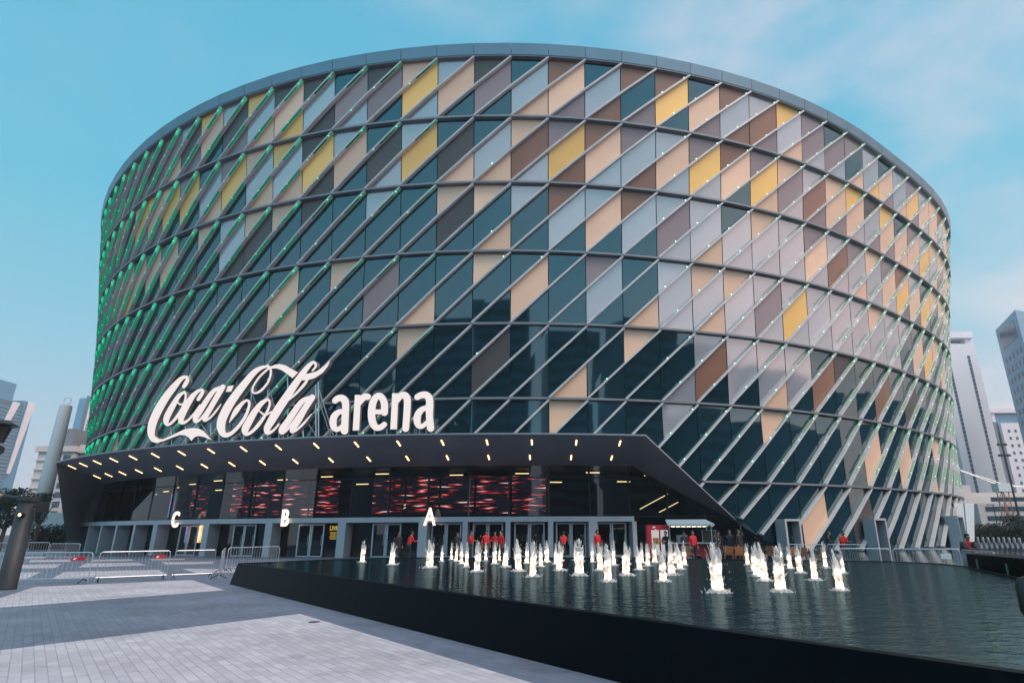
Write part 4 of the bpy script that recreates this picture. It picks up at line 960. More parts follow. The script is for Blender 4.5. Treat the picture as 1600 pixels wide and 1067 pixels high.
for i, (px, Yd, rz, lab) in enumerate(CH):
    o = ch if i == 0 else copy_tree(ch); o.location = at(px, Yd); o.rotation_euler = (0, 0, rz + math.pi); tag(o, lab, 'chair', 'wooden chairs beyond the pool')
def table_proto():
    e = empty('bistro_table'); m = MB(); m.tube([(0, 0, .72), (0, 0, .75)], .34, 18); m.build('table_top', MT['wood'], e); m = MB(); m.tube([(0, 0, .02), (0, 0, .72)], .03, 8); m.build('leg', MT['dark'], e); m = MB(); m.tube([(0, 0, 0), (0, 0, .025)], .2, 14); m.build('base', MT['dark'], e); return e
tp = table_proto()
for i, (px, Yd, lab) in enumerate([(1145, 35.0, 'small round table in front of the people in black'), (1222, 33.6, 'small round table between the orange chairs'), (1264, 32.6, 'small round table before the far barrier')]):
    o = tp if i == 0 else copy_tree(tp); o.location = at(px, Yd); tag(o, lab, 'table', 'round tables beyond the pool')
# ------------------------------------------------------------------ doorway boxes on the facade, white slab
def doorbox(px, w, h, lab, d=1.05):
    j = jx(px, 1.2, .3); c = fp(j, 0, -.2); a, n = ft(j), fn(j); e = empty('doorway', c); m = MB()
    for s in (-1, 1): m.obox(c + a * s * (w / 2 - .09) + n * d / 2, a, n, h - .16, .09, d / 2)
    m.obox(c + n * d / 2 + Vector((0, 0, h - .16)), a, n, .16, w / 2, d / 2); m.build('surround', MT['portal'], e)
    g = MB(); g.obox(c + n * .25, a, n, h - .17, w / 2 - .1, .02); dd = g.build('door', MT['glass'], e); k = MB(); k.tube([c + n * .3 + a * (w / 2 - .3) + Vector((0, 0, .9)), c + n * .3 + a * (w / 2 - .3) + Vector((0, 0, 1.3))], .02, 6); k.build('handle', MT['steel'], dd)
    e.parent = None; tag(e, lab, 'doorway', 'projecting grey doorways at the facade foot')
doorbox(1233, 1.55, 2.5, 'projecting grey doorway beside the peach panel'); doorbox(1369, 1.7, 2.6, 'projecting grey doorway in the middle of the right facade'); doorbox(1496, 2.6, 3.0, 'projecting grey doorway farthest right, behind the guard')
p = aty(1518, 850, 66); p.z = 0; m = MB()
q = [p + Vector((-1.2, 0, 0)), p + Vector((.5, .3, 0)), p + Vector((.8, 3, 0)), p + Vector((-1, 3, 0))]; tpv = [v + Vector((.9 if i in (1, 2) else .2, 0, 4.4)) for i, v in enumerate(q)]
m.prism(q, tpv); o = m.build('white_screen_wall', MT['white']); tag(o, 'leaning white panel wall at the right foot of the arena', 'wall')
m = MB(); a, b = lerp(q[0], q[1], .5) + Vector((0, -.02, 0)), lerp(tpv[0], tpv[1], .5) + Vector((0, -.02, 0)); m.tube([a, b], .05, 5); m.build('panel_joint', MT['ledge'], o)
# ------------------------------------------------------------------ left lamp column, out-of-frame lantern, right-edge object
p = onz(9, 921, 0); topz = aty(41, 776, p.y).z; e = empty('lamp_column', p); tag(e, 'thick dark grey column with small spotlights near the left edge', 'lamp column')
m = MB(); m.tube([p, p + Vector((0, 0, .05)), p + Vector((0, 0, topz - .2))], [.27, .26, .245], 24); m.build('shaft', MT['post'], e, True)
m = MB(); m.tube([p + Vector((0, 0, topz - .2)), p + Vector((0, 0, topz - .13)), p + Vector((0, 0, topz))], [.26, .31, .31], 8); m.build('cap', MT['post'], e)
m = MB(); c = p + Vector((.12, -.29, topz - .62)); m.tube([c + Vector((0, .1, .05)), c + Vector((0, -.05, .05))], .07, 10); sp = m.build('spotlight', MT['dark'], e); m = MB(); m.tube([c + Vector((0, -.052, .05)), c + Vector((0, -.058, .05))], .045, 10); m.build('lens', MT['lampw'], sp)
l = bpy.data.lights.new('column_glow', 'SPOT'); l.energy = 22; l.color = (1, .55, .28); l.spot_size = 1.3; l.spot_blend = .8; l.shadow_soft_size = .04; lo = bpy.data.objects.new('column_glow', l); col.objects.link(lo); lo.location = c + Vector((0, -.22, .02)); lo.rotation_euler = (math.radians(-12), 0, 0)
m = MB(); c = p + Vector((.30, -.1, topz - .32)); m.tube([c, c + Vector((.18, -.03, .02))], .03, 8); fl = m.build('floodlight', MT['dark'], e); m = MB(); m.tube([c + Vector((.16, -.02, .03)), c + Vector((.30, -.06, 0)), c + Vector((.42, -.12, -.03))], [.07, .15, .17], 10); m.build('lamp_head', MT['dark'], fl)
m = MB(); c = p + Vector((-.28, -.05, topz - .05)); m.tube([c, c + Vector((-.3, -.05, .03)), c + Vector((-.5, -.08, .06))], [.05, .08, .05], 8); m.tube([c + Vector((-.5, -.08, .06)), c + Vector((-1.3, -.15, .32))], [.05, .22], 8, 1); m.build('side_arm', [MT['dark'], mat('orange_cover', (.35, .18, .06), .7)], e)
p = aty(-9, 655, 9.5); p.z = 0; e = empty('lantern_post', p); tag(e, 'black lantern and camera on a post cut by the left edge', 'lantern'); zt = aty(-4, 655, 9.5).z
m = MB(); m.tube([p, p + Vector((0, 0, zt))], .05, 10); m.build('pole', MT['dark'], e); dx = aty(2, 660, 9.5).x - p.x
m = MB(); c = p + Vector((dx * .6, 0, zt - .12)); m.tube([c + Vector((0, 0, -.25)), c + Vector((0, 0, .0)), c + Vector((0, 0, .03)), c + Vector((0, 0, .1))], [.14, .20, .30, .18], 6); m.build('lantern_head', MT['dark'], e)
m = MB(); c = p + Vector((.05, -.02, aty(0, 703, 9.5).z)); m.tube([c, c + Vector((.30, -.12, -.02))], [.03, .075], 10); m.build('camera', MT['dark'], e)
p = onz(1602, 1035, WZ); p = aty(1632, 1010, 6.2); pz = p.z; p.z = 0; e = empty('capped_post', p); tag(e, 'dark rounded post with a thin metal hoop cut by the right edge', 'post')
m = MB(); m.tube([p, p + Vector((0, 0, .72)), p + Vector((0, 0, .86))], [.07, .075, .10], 12); m.build('stem', MT['dark'], e, True)
m = MB(); m.tube([p + Vector((0, 0, .845)), p + Vector((0, 0, .90)), p + Vector((0, 0, 1.12)), p + Vector((0, 0, 1.2)), p + Vector((0, 0, 1.22))], [.10, .125, .125, .09, .03], 16); m.build('head', MT['dark'], e, True)
m = MB(); m.tube([p + Vector((-.10, -.05, .5)), p + Vector((-.13, -.05, .80)), p + Vector((-.11, -.05, .83)), p + Vector((0, -.05, .83))], .010, 8); m.build('hoop', MT['post'], e)
# ------------------------------------------------------------------ background: trees, hedges, towers
def foliage(m, c, r, n, leaf, rng):
    for _ in range(n):
        while True:
            q = Vector((rng.uniform(-1, 1), rng.uniform(-1, 1), rng.uniform(-1, 1)))
            if .35 < q.length < 1: break
        p = Vector(c) + Vector((q.x * r[0], q.y * r[1], q.z * r[2])); d = Vector((rng.gauss(0, 1), rng.gauss(0, 1), rng.gauss(0, 1))).normalized(); e_ = d.orthogonal().normalized(); f_ = d.cross(e_); s = leaf * rng.uniform(.6, 1.4)
        m.face([p - e_ * s, p + f_ * s * .6, p + e_ * s, p - f_ * s * .6])
def tree(p, h, r, lab, n=1300, seed=1, name='broadleaf_tree', group=None):
    rng = random.Random(seed); p = Vector(p); e = empty(name, p); tag(e, lab, 'tree', group)
    m = MB(); m.tube([p, p + Vector((.1, 0, h * .35)), p + Vector((0, .1, h * .7))], [h * .035, h * .028, h * .012], 8)
    for k in range(5):
        a = rng.uniform(0, 6.28); b = p + Vector((0, 0, h * rng.uniform(.3, .55))); m.tube([b, b + Vector((math.cos(a) * r * .6, math.sin(a) * r * .6, h * .25))], [h * .016, h * .005], 6)
    m.build('trunk', MT['bark'], e); m = MB()
    for k in range(11):
        a = rng.uniform(0, 6.28); d = rng.uniform(0, .75) * r; c = p + Vector((math.cos(a) * d, math.sin(a) * d, h * rng.uniform(.42, .86))); s = r * rng.uniform(.32, .55); foliage(m, c, (s, s, s * .8), n // 6, r * .052, rng)
    m.build('crown', MT['leaf'], e); return e
def gx(px, Y): q = aty(px, 840, Y); return Vector((q.x, Y, 0))
TG = 'trees and shrubs behind the plaza'
tree(gx(2, 62), 6.6, 2.7, 'dark tree behind the grey lamp column, cut by the left edge', 1500, 3, group=TG); tree(gx(54, 66), 6.9, 1.6, 'dark tree right of the grey lamp column', 1500, 4, group=TG)
tree(gx(1596, 95), 4.0, 2.0, 'round dark tree beside the crane at the right edge', 1200, 8, group=TG); tree(gx(1553, 100), 3.0, 1.1, 'small dark tree below the street lamp at the right', 700, 9, group=TG)
def hedge(a, b, w, h, lab, seed, n=1500, leaf=.16):
    rng = random.Random(seed); a, b = Vector(a), Vector(b); m = MB(); d = (b - a)
    for _ in range(n):
        t = rng.random(); q = a + d * t + Vector((rng.uniform(-w, w), rng.uniform(-w, w), rng.random() ** .7 * h * (1 + .12 * math.sin(t * 40))))
        dd = Vector((rng.gauss(0, 1), rng.gauss(0, 1), rng.gauss(0, 1))).normalized(); e_ = dd.orthogonal().normalized(); f_ = dd.cross(e_); s = leaf * rng.uniform(.6, 1.4); m.face([q - e_ * s, q + f_ * s * .6, q + e_ * s, q - f_ * s * .6])
    o = m.build('hedge', MT['leaf']); tag(o, lab, 'hedge', TG); k = MB(); k.prism([a + Vector((-.2, -.2, 0)), b + Vector((.2, -.2, 0)), b + Vector((.2, w * .5, 0)), a + Vector((-.2, w * .5, 0))], [v + Vector((0, 0, h * .75)) for v in (a + Vector((-.2, -.2, 0)), b + Vector((.2, -.2, 0)), b + Vector((.2, w * .5, 0)), a + Vector((-.2, w * .5, 0)))]); kk = k.build('branches', MT['bark']); kk.parent = o
hedge(gx(55, 68), gx(125, 70), 1.0, 2.4, 'clipped dark hedge between the tree and the canopy foot', 21, 1500); hedge(gx(1525, 88), gx(1640, 84), 1.2, 2.3, 'long dark hedge behind the row of white bollards', 22, 2600)
p0, p1 = gx(50, 84), gx(130, 84); m = MB(); m.prism([p0, p1, p1 + Vector((0, 2, 0)), p0 + Vector((0, 2, 0))], [v + Vector((0, 0, 4.4)) for v in (p0, p1, p1 + Vector((0, 2, 0)), p0 + Vector((0, 2, 0)))]); tag(m.build('boundary_wall', MT['stone']), 'pale wall above the hedge at the left', 'wall')
# bollards
bm_ = MB(); bm_.tube([(0, 0, 0), (0, 0, .95), (0, 0, 1.0)], [.11, .11, .07], 12); b0 = bm_.build('bollard', mat('bollard_paint', (.30, .30, .31), .5), None, True); NB = 9
for k in range(NB):
    o = b0 if k == 0 else b0.copy()
    if k: col.objects.link(o)
    o.location = gx(1527 + k * 8.1, 60 - .6 * k); tag(o, 'white bollard, ' + ('leftmost' if k == 0 else ('rightmost' if k == NB - 1 else f'{ordn[k]} from the left')) + ' in the row before the hedge', 'bollard', 'row of white bollards before the hedge')
# towers
def tri(px, py, Y): return aty(px, py, Y)
MT['twr_white'] = mat('tower_render', (.76, .70, .72), .7, noise=.05, nscale=.05); MT['twr_glass'] = mat('tower_glass', (.05, .11, .17), .15, ior=1.9, noise=.25, nscale=.04)
MT['twr_blue'] = mat('tower_blue', (.10, .24, .36), .3, ior=1.7, noise=.1, nscale=.05); MT['win'] = mat('tower_window', (.035, .07, .10), .2); MT['hotel'] = mat('hotel_render', (.60, .51, .48), .8, noise=.08, nscale=.2)
def add_windows(e, cells, w, h, nrm, a, name='window', material='win'):
    me = None
    for c in cells:
        if me is None:
            m = MB(); m.obox(Vector((0, 0, -h / 2)), a, nrm, h, w / 2, .12); o = m.build(name, MT[material], None); me = o.data; bpy.data.objects.remove(o)
        o = bpy.data.objects.new(name, me); col.objects.link(o); o.parent = e; o.location = Vector(c) - wloc(e)
Xv, Yv, Zv = Vector((1, 0, 0)), Vector((0, 1, 0)), Vector((0, 0, 1))
# right white tower
Yt = 330; xr = tri(1566, 700, Yt).x; ztop = tri(1523, 516, Yt).z; zsh = tri(1515, 537, Yt).z; xl = xr - 46
e = empty('tower_block', (xr - 20, Yt, 0)); tag(e, 'tall pale tower with rows of small windows and open crown right of the arena', 'tower')
m = MB(); m.box(xr - 24, xr - 2, Yt, Yt + 26, 0, zsh); m.build('wall', MT['twr_white'], e)
m = MB(); m.box(xr - 46, xr - 27, Yt + 3, Yt + 26, 0, zsh + 2); m.box(xr - 27, xr - 24, Yt + 6, Yt + 20, 0, zsh); m.build('glass_bay', MT['twr_glass'], e)
for k in range(34):
    z = 6 + k * (zsh - 12) / 34; m = MB(); m.box(xr - 46.3, xr - 27, Yt + 2.6, Yt + 3, z, z + .7); m.build('floor_band', MT['twr_white'], e)
m = MB(); m.box(xr - 50, xr, Yt + 2, Yt + 26, ztop - 4, ztop); m.box(xr - 4, xr, Yt + 4, Yt + 26, zsh, ztop - 4); m.box(xr - 48, xr - 44, Yt + 4, Yt + 26, zsh, ztop - 4); m.build('crown', MT['twr_white'], e)
m = MB(); m.box(xr - 44, xr - 4, Yt + 8, Yt + 24, zsh, ztop - 5); m.build('plant_room', MT['twr_blue'], e)
cells = []
for k in range(40):
    z = 8 + k * (zsh - 14) / 40; cells += [(xr - 19, Yt, z), (xr - 7, Yt, z)]
add_windows(e, cells, 1.5, 2.0, Yv, Xv)
# right blue tower
Yt = 260; c0 = tri(1586, 484, Yt); 
e = empty('tower_block', (c0.x, Yt, 0)); tag(e, 'dark blue tower with gridded windows at the right edge', 'tower'); zt = c0.z
lx = tri(1551, 499, Yt + 30); wl = Vector((c0.x, Yt, 0)); w2 = Vector((lx.x, Yt + 30, 0)); w3 = wl + Vector((34, 14, 0)); w4 = w2 + Vector((34, 14, 0)); base = [wl, w3, w4, w2]
m = MB(); m.prism(base, [v + Zv * zt for v in base]); m.build('wall', MT['twr_blue'], e)
a = (w2 - wl).normalized(); nn = Vector((a.y, -a.x, 0)); nn = nn if nn.y < 0 else -nn; ln = (w2 - wl).length; cells = []
for q in range(5):
    for k in range(19): cells.append(wl + a * ln * (.16 + .17 * q) + Zv * (zt - 18 - k * 5.2))
add_windows(e, cells, 1.9, 2.6, nn, a)
m = MB(); m.obox(wl + a * ln * .5 + Zv * (zt - 12), a, nn, 9, ln * .34, .15); m.build('plant_screen', MT['win'], e); m = MB(); ab = (w3 - wl).normalized(); m.obox(wl + ab * 20 + Zv * (zt - 14), ab, Vector((ab.y, -ab.x, 0)), 10, 12, .2); m.build('plant_screen', MT['win'], e)
# small right tower
Yt = 360; xl = tri(1570, 700, Yt).x; zt = tri(1553, 638, Yt).z; e = empty('tower_block', (xl, Yt, 0)); tag(e, 'lower pale tower between the white tower and the blue tower', 'tower')
m = MB(); m.box(xl + 1, xl + 17, Yt, Yt + 20, 0, zt - 9); m.build('wall', MT['twr_white'], e); m = MB(); m.box(xl - 3, xl + 1, Yt + 2, Yt + 20, 0, zt - 8); m.box(xl + 17, xl + 30, Yt + 3, Yt + 20, 0, zt - 9); m.build('glass_bay', MT['twr_glass'], e)
m = MB(); m.box(xl - 3, xl + 21, Yt + 1, Yt + 20, zt - 2.5, zt); m.box(xl + 17, xl + 20, Yt + 2, Yt + 19, zt - 9, zt - 2.5); m.box(xl - 2, xl, Yt + 2, Yt + 19, zt - 8, zt - 2.5); m.build('crown', MT['twr_white'], e)
m = MB(); m.box(xl + 1, xl + 16, Yt + 4, Yt + 18, zt - 9, zt - 3); m.build('plant_room', MT['twr_blue'], e)
add_windows(e, [(xl + 5 + 4 * q, Yt, zt - 14 - k * 4.4) for q in range(3) for k in range(16)], 1.4, 1.8, Yv, Xv)
# low terraced building
Yt = 170; xa = tri(1500, 820, Yt).x; e = empty('terraced_building', (xa, Yt, 0)); tag(e, 'low pinkish building with stacked dark window bands below the towers', 'building')
xb = xa + 60; m = MB(); z1 = tri(1550, 762, Yt).z; m.box(xa + 6, xb, Yt, Yt + 30, 0, z1 - 4.2); m.box(xa + 3, xb, Yt + 8, Yt + 30, z1 - 4.2, z1 - 2); m.box(xa, xa + 12, Yt + 10, Yt + 30, z1 - 2, z1 + 1.5); m.box(xa + 12, xb, Yt + 12, Yt + 30, z1 - 2, z1 - .6); m.build('wall', MT['hotel'], e)
for k in range(4): m = MB(); z = 1.6 + k * 2.5; m.box(xa + 8 + (k == 3) * 2, xb - .5, Yt - .12, Yt, z, z + 1.2); m.build('window_band', MT['win'], e)
m = MB(); m.box(xa + 7, xa + 16, Yt - .4, Yt - .13, .9, 1.5); m.build('shop_light', emis('shop_light', (.8, .9, 1), 1.2), e)
# cranes
def crane(px, Ybase, ytop, jib, lab, c):
    b = gx(px, Ybase); e = empty('tower_crane', b); tag(e, lab, 'crane', 'construction cranes'); ht = aty(px, ytop, Ybase).z; mt = mat('crane_paint', c, .6); m = MB(); w = .8
    for sx in (-1, 1):
        for sy in (-1, 1): m.tube([b + Vector((sx * w, sy * w, 0)), b + Vector((sx * w, sy * w, ht))], .12, 5)
    k = int(ht / 2)
    for i in range(k):
        z0, z1_ = i * ht / k, (i + 1) * ht / k; s = 1 if i % 2 else -1
        m.tube([b + Vector((-w * s, -w, z0)), b + Vector((w * s, -w, z1_))], .07, 4); m.tube([b + Vector((-w, -w * s, z0)), b + Vector((-w, w * s, z1_))], .07, 4)
    m.build('mast', mt, e); m = MB(); m.obox(b + Zv * ht, Xv, Yv, 2, 1.6, 1.2); m.build('cab', MT['white'], e); m = MB(); top = b + Zv * (ht + 1.5)
    for jx_, jz in jib:
        tip = aty(jx_, jz, Ybase + 4); d = tip - top
        for o_ in (Vector((0, 0, .5)), Vector((0, -.5, -.3))): m.tube([top + o_, tip + o_ * .3], .10, 4)
        for q in range(14): m.tube([top + d * (q / 14) + Vector((0, 0, .5 * (1 - q / 20))), top + d * ((q + .5) / 14) + Vector((0, -.5, -.3))], .06, 4)
    m.build('jib', MT['steel'], e)
crane(1583, 150, 768, [(1500, 735), (1604, 760)], 'orange lattice crane with white cab and long jib at the right', (.55, .16, .06))
b = gx(1600, 140); e = empty('street_mast', b); tag(e, 'thin black mast with small lamps at the far right', 'mast'); tpz = aty(1586, 675, 140); m = MB(); m.tube([b, Vector((b.x, b.y, tpz.z))], [.28, .10], 8); m.build('pole', MT['dark'], e); m = MB(); c = Vector((b.x, b.y, tpz.z * .76)); m.obox(c, Xv, Yv, .5, 1.3, .3); m.obox(c + Zv * 2.5, Xv, Yv, .5, 1.0, .3); m.build('lamp_cluster', MT['dark'], e)
b = gx(1563, 105); e = empty('street_lamp', b); tag(e, 'slim dark street lamp before the terraced building', 'street lamp'); tz = aty(1552, 789, 105).z; m = MB(); m.tube([b, b + Zv * tz], [.10, .06], 8); m.build('pole', MT['dark'], e); m = MB(); m.obox(b + Zv * tz + Xv * -.4, Xv, Yv, .12, .6, .15); m.build('lamp_head', MT['dark'], e)
# left: blue tower, second tower, hotel, white mast
Yt = 300; xr = tri(40, 690, Yt + 22).x; zt = tri(53, 630, Yt + 22).z; e = empty('tower_block', (xr, Yt, 0)); tag(e, 'blue glass tower with pale stripes at the left edge', 'tower')
m = MB(); m.box(xr - 30, xr, Yt, Yt + 15, 0, zt - 2); m.build('glass_wall', MT['twr_glass'], e); m = MB(); m.box(xr - 30, xr - .5, Yt + 15, Yt + 22, 0, zt); m.build('stair_core', MT['twr_blue'], e)
m = MB(); m.box(xr - 30, xr - 6, Yt + 2, Yt + 14, zt - 2, zt + 9); m.build('crown', MT['twr_blue'], e)
m = MB(); m.prism([(xr, Yt + 15.2, zt * .45), (xr + .6, Yt + 15.2, zt * .45), (xr + .6, Yt + 17, zt * .45), (xr, Yt + 17, zt * .45)], [(xr, Yt + 17, zt), (xr + .6, Yt + 17, zt), (xr + .6, Yt + 21.5, zt), (xr, Yt + 21.5, zt)]); m.build('white_fin', MT['twr_white'], e)
m = MB(); m.prism([(xr, Yt + 1, zt * .5), (xr + .6, Yt + 1, zt * .5), (xr + .6, Yt + 2, zt * .5), (xr, Yt + 2, zt * .5)], [(xr, Yt + 8, zt - 2), (xr + .6, Yt + 8, zt - 2), (xr + .6, Yt + 12, zt - 2), (xr, Yt + 12, zt - 2)]); m.build('white_fin', MT['twr_white'], e)
for k in range(34): m = MB(); z = 4 + k * (zt - 8) / 34; m.box(xr, xr + .2, Yt, Yt + 15, z, z + .7); m.build('floor_band', MT['twr_blue'], e)
Yt = 380; xl = tri(108, 690, Yt).x; zt = tri(125, 622, Yt).z; e = empty('tower_block', (xl, Yt, 0)); tag(e, 'pale blue glass tower just left of the arena', 'tower')
m = MB(); m.box(xl, xl + 5, Yt, Yt + 14, 0, zt); m.build('glass_wall', MT['twr_blue'], e); m = MB(); m.box(xl + 5, xl + 5.6, Yt - .5, Yt + 2, 0, zt + 1.5); m.build('edge_strip', MT['twr_glass'], e); m = MB(); m.box(xl + 5, xl + 6, Yt + 2, Yt + 15, 0, zt + 2); m.build('wall', MT['twr_white'], e)
for k in range(30): m = MB(); z = 4 + k * (zt * .8) / 30; m.box(xl + 6, xl + 6.2, Yt + 3, Yt + 14, z, z + 1.8); m.build('window_band', MT['twr_glass'], e)
Yt = 150; xl = tri(47, 760, Yt).x; zt = tri(56, 706, Yt).z; zt2 = tri(120, 694, Yt).z; e = empty('hotel_building', (xl + 10, Yt, 0)); tag(e, 'beige apartment block with rows of small balconies at the left', 'building')
m = MB(); m.box(xl, xl + 9, Yt, Yt + 18, 0, zt); m.box(xl + 9, xl + 34, Yt + 2, Yt + 18, 0, zt2 - 2); m.box(xl - .6, xl + 9.4, Yt - .6, Yt + 18, zt, zt + 1.4); m.box(xl + 9.4, xl + 34, Yt + .8, Yt + 18, zt2 - 2, zt2); m.build('wall', MT['hotel'], e)
m = MB(); m.box(xl + 1.5, xl + 4.5, Yt + 4, Yt + 14, zt + 1.4, zt + 6.5); m.box(xl + 9, xl + 12, Yt + 4, Yt + 14, zt2, zt2 + 5); m.build('plant_room', mat('plant_grey', (.2, .2, .22), .7), e)
nf = 9; fh = (zt - 1) / nf; cells = [(xl + 7.4, Yt, 1.8 + k * fh) for k in range(nf)] + [(xl + 11.5 + q * 3.4, Yt + 2, 1.8 + k * (zt2 - 4) / nf) for q in range(6) for k in range(nf)]
add_windows(e, cells, 1.7, 1.35, Yv, Xv)
m0 = None
for q in range(6):
    for k in range(nf):
        if m0 is None:
            m = MB(); m.box(-1.2, 1.2, -1.1, 0, -.15, .0); m.box(-1.2, 1.2, -1.1, -1.0, 0, .8); o = m.build('balcony', MT['hotel'], None); m0 = o.data; bpy.data.objects.remove(o)
        o = bpy.data.objects.new('balcony', m0); col.objects.link(o); o.parent = e; o.location = Vector((xl + 11.5 + q * 3.4, Yt + 2, .95 + k * (zt2 - 4) / nf)) - wloc(e)
for k in range(nf): m = MB(); z = 1.0 + k * fh; m.box(xl - .15, xl + 6, Yt - .3, Yt, z, z + .35); m.build('floor_band', MT['hotel'], e)
Yt = 95; p = tri(82, 720, Yt); b = Vector((p.x, Yt, 0)); tz = tri(97, 635, Yt).z; e = empty('round_mast', b); tag(e, 'thick plain white cylindrical mast left of the canopy', 'mast'); m = MB(); m.tube([b, b + Zv * tz * .5, b + Zv * tz, b + Zv * (tz + .2)], [1.10, .98, .86, .78], 28); m.build('shaft', mat('mast_white', (.62, .61, .61), .6), e, True)
m = MB(); m.tube([b + Zv * (tz + .9) + Vector((.6 * math.cos(t), 0, .6 * math.sin(t))) for t in [6.2832 * q / 16 for q in range(17)]], .05, 5); m.build('ring', MT['steel'], e)
# city across the street behind the viewer, seen mirrored in the glass
for x0, x1, y, h, lab in ((-150, -95, -62, 30, 'dark office block mirrored in the left facade'), (-196, -160, -20, 28, 'dark block off to the left'), (-200, -166, 34, 24, 'low dark block off to the left, nearest the arena'), (-88, -30, -84, 33, 'wide dark block mirrored left of centre'), (-26, 6, -90, 39, 'tall dark block mirrored in the middle of the facade'), (10, 50, -78, 31, 'dark block mirrored right of centre'), (56, 100, -64, 34, 'dark block mirrored in the right facade'), (104, 138, -38, 30, 'dark block at the right behind the viewer'), (142, 172, 8, 27, 'dark block off to the right, nearest the arena'), (146, 176, 46, 24, 'low dark block off to the right beyond the nearest one'), (142, 176, 100, 25, 'dark block off to the right beside the arena'), (158, 196, 158, 27, 'dark block off to the right, farthest back')):
    e = empty('office_block', ((x0 + x1) / 2, y, 0)); tag(e, lab, 'building', 'blocks across the street'); m = MB(); m.box(x0, x1, y - (25 if x0 < 100 else 47), y, 0, h); m.build('wall', MT['twr_blue'], e)
    for k in range(int(h / 4)): m = MB(); m.box(x0 + 1, x1 - 1, y, y + .15, 2 + 4 * k, 4 + 4 * k); m.build('window_band', MT['win'], e)
# ------------------------------------------------------------------ haze
HAZE = .00045
m = MB(); m.box(-430, 430, -125, 430, -1, 225); hz = m.build('haze', None); hz.data.materials.clear()
hm = bpy.data.materials.new('haze'); hm.use_nodes = True; nt = hm.node_tree; nt.nodes.clear(); o = nt.nodes.new('ShaderNodeOutputMaterial'); v = nt.nodes.new('ShaderNodeVolumePrincipled'); v.inputs['Color'].default_value = (.80, .90, 1, 1); v.inputs['Density'].default_value = HAZE; v.inputs['Anisotropy'].default_value = .2; nt.links.new(v.outputs[0], o.inputs['Volume']); hz.data.materials.append(hm); tag(hz, kind='stuff')
# ------------------------------------------------------------------ sky and sun
w = bpy.data.worlds.new('World'); sc.world = w; w.use_nodes = True; nt = w.node_tree; nt.nodes.clear(); N = nt.nodes.new; L = nt.links.new
out = N('ShaderNodeOutputWorld'); bg = N('ShaderNodeBackground'); L(bg.outputs[0], out.inputs[0]); bg.inputs[1].default_value = .10
sky = N('ShaderNodeTexSky'); sky.sky_type = 'NISHITA'; sky.sun_disc = False; sky.sun_elevation = math.radians(50); sky.sun_rotation = math.radians(128); sky.air_density = 1.2; sky.dust_density = 1.5; sky.ozone_density = 2
tc = N('ShaderNodeTexCoord'); sep = N('ShaderNodeSeparateXYZ'); L(tc.outputs['Generated'], sep.inputs[0])
rmp = N('ShaderNodeValToRGB'); L(sep.outputs[2], rmp.inputs[0]); el = rmp.color_ramp.elements
el[0].position = 0; el[0].color = (.60, .60, .68, 1); el[1].position = 1; el[1].color = (.50, .58, .66, 1)
for pos, c in ((.10, (.50, .60, .72, 1)), (.26, (.27, .60, .745, 1)), (.46, (.10, .535, .725, 1)), (.70, (.09, .47, .68, 1))): q = el.new(pos); q.color = c
def cloud(scale, zst, lo, hi, seed):
    mp = N('ShaderNodeMapping'); mp.inputs['Scale'].default_value = (1, 1, zst); mp.inputs['Location'].default_value = (seed, seed * .7, 0); mp.inputs['Rotation'].default_value = (.2, .5, 0); L(tc.outputs['Generated'], mp.inputs[0]); n = N('ShaderNodeTexNoise'); n.inputs['Scale'].default_value = scale; n.inputs['Detail'].default_value = 7; n.inputs['Roughness'].default_value = .55; L(mp.outputs[0], n.inputs[0]); r = N('ShaderNodeMapRange'); r.interpolation_type = 'SMOOTHSTEP'; r.inputs[1].default_value = lo; r.inputs[2].default_value = hi; L(n.outputs[0], r.inputs[0]); return r
def mixc(f, a, b):
    x = N('ShaderNodeMix'); x.data_type = 'RGBA'
    if isinstance(f, (int, float)): x.inputs[0].default_value = f
    else: L(f, x.inputs[0])
    for s_k, val in ((6, a), (7, b)):
        if isinstance(val, tuple): x.inputs[s_k].default_value = val
        else: L(val, x.inputs[s_k])
    return x.outputs[2]
def mth(op, a, b=None):
    x = N('ShaderNodeMath'); x.operation = op; x.use_clamp = op in ('MULTIPLY', 'SUBTRACT') and False
    for i, val in enumerate((a, b)):
        if val is None: continue
        if isinstance(val, (int, float)): x.inputs[i].default_value = val
        else: L(val, x.inputs[i])
    return x.outputs[0]
c1 = cloud(2.0, 2.0, .42, .70, 5.3); sx = N('ShaderNodeMapRange'); sx.interpolation_type = 'SMOOTHSTEP'; sx.inputs[1].default_value = -.7; sx.inputs[2].default_value = .45; sx.inputs[3].default_value = .12; sx.inputs[4].default_value = .95; L(sep.outputs[0], sx.inputs[0])
f1 = mth('MULTIPLY', c1.outputs[0], sx.outputs[0])
colr = mixc(f1, rmp.outputs[0], (.64, .67, .77, 1))
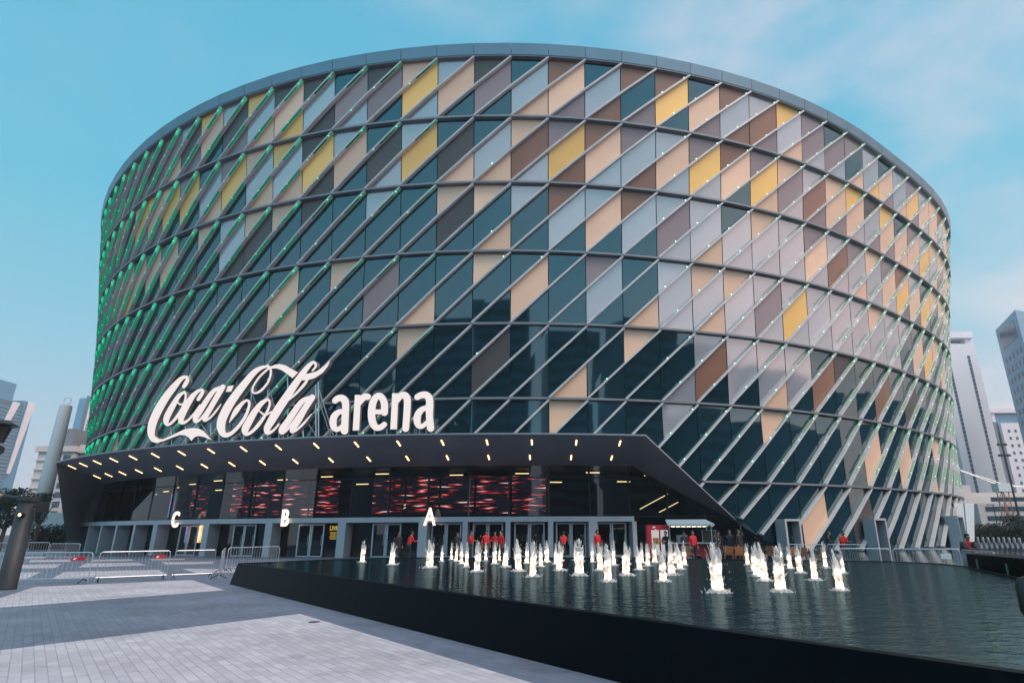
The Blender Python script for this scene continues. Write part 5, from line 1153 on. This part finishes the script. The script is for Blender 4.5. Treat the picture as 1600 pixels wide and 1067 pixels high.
# rosy evening light on the side of the set sun (right, a little behind)
dx = N('ShaderNodeMapRange'); dx.interpolation_type = 'SMOOTHSTEP'; dx.inputs[1].default_value = .35; dx.inputs[2].default_value = .95; L(sep.outputs[0], dx.inputs[0])
dz = N('ShaderNodeMapRange'); dz.interpolation_type = 'SMOOTHSTEP'; dz.inputs[1].default_value = .75; dz.inputs[2].default_value = .05; L(sep.outputs[2], dz.inputs[0])
c2 = cloud(3.4, 3.2, .36, .62, 8.3); ff = mth('MULTIPLY', mth('MULTIPLY', dx.outputs[0], dz.outputs[0]), mth('ADD', mth('MULTIPLY', c2.outputs[0], .55), .35))
colr = mixc(ff, colr, (1.6, 1.05, .90, 1))
scl = N('ShaderNodeMix'); scl.data_type = 'RGBA'; scl.blend_type = 'MULTIPLY'; scl.inputs[0].default_value = 1; L(colr, scl.inputs[6]); scl.inputs[7].default_value = (9.3, 9.3, 9.3, 1); scl.clamp_result = False
bk = N('ShaderNodeMapRange'); bk.interpolation_type = 'SMOOTHSTEP'; bk.inputs[1].default_value = .25; bk.inputs[2].default_value = -.65; bk.inputs[3].default_value = 1.0; bk.inputs[4].default_value = 1.9; L(sep.outputs[1], bk.inputs[0])
vs = N('ShaderNodeVectorMath'); vs.operation = 'SCALE'; L(scl.outputs[2], vs.inputs[0]); L(bk.outputs[0], vs.inputs['Scale'])
fin_c = mixc(.12, vs.outputs[0], sky.outputs[0]); L(fin_c, bg.inputs[0])
sl = bpy.data.lights.new('sun', 'SUN'); sl.energy = 2.7; sl.angle = math.radians(30); sl.color = (1, .78, .65); so_ = bpy.data.objects.new('sun', sl); col.objects.link(so_)
sd = Vector((math.sin(math.radians(128)) * math.cos(math.radians(50)), math.cos(math.radians(128)) * math.cos(math.radians(50)), math.sin(math.radians(50)))); so_.rotation_euler = sd.to_track_quat('Z', 'Y').to_euler()
# ------------------------------------------------------------------ render settings
sc.render.engine = 'CYCLES'; cy = sc.cycles; cy.use_denoising = True; cy.use_adaptive_sampling = True; cy.adaptive_threshold = .02; cy.max_bounces = 6; cy.diffuse_bounces = 2; cy.glossy_bounces = 3; cy.transmission_bounces = 4; cy.transparent_max_bounces = 8; cy.volume_bounces = 0; cy.sample_clamp_indirect = 4; cy.caustics_reflective = False; cy.caustics_refractive = False
sc.view_settings.view_transform = 'Standard'; sc.view_settings.look = 'None'; sc.view_settings.exposure = .24; sc.view_settings.gamma = 1
print('lights', len([o for o in sc.objects if o.type == 'LIGHT']), 'objects', len(sc.objects), 'fins', nfin, 'leds', len(leds))
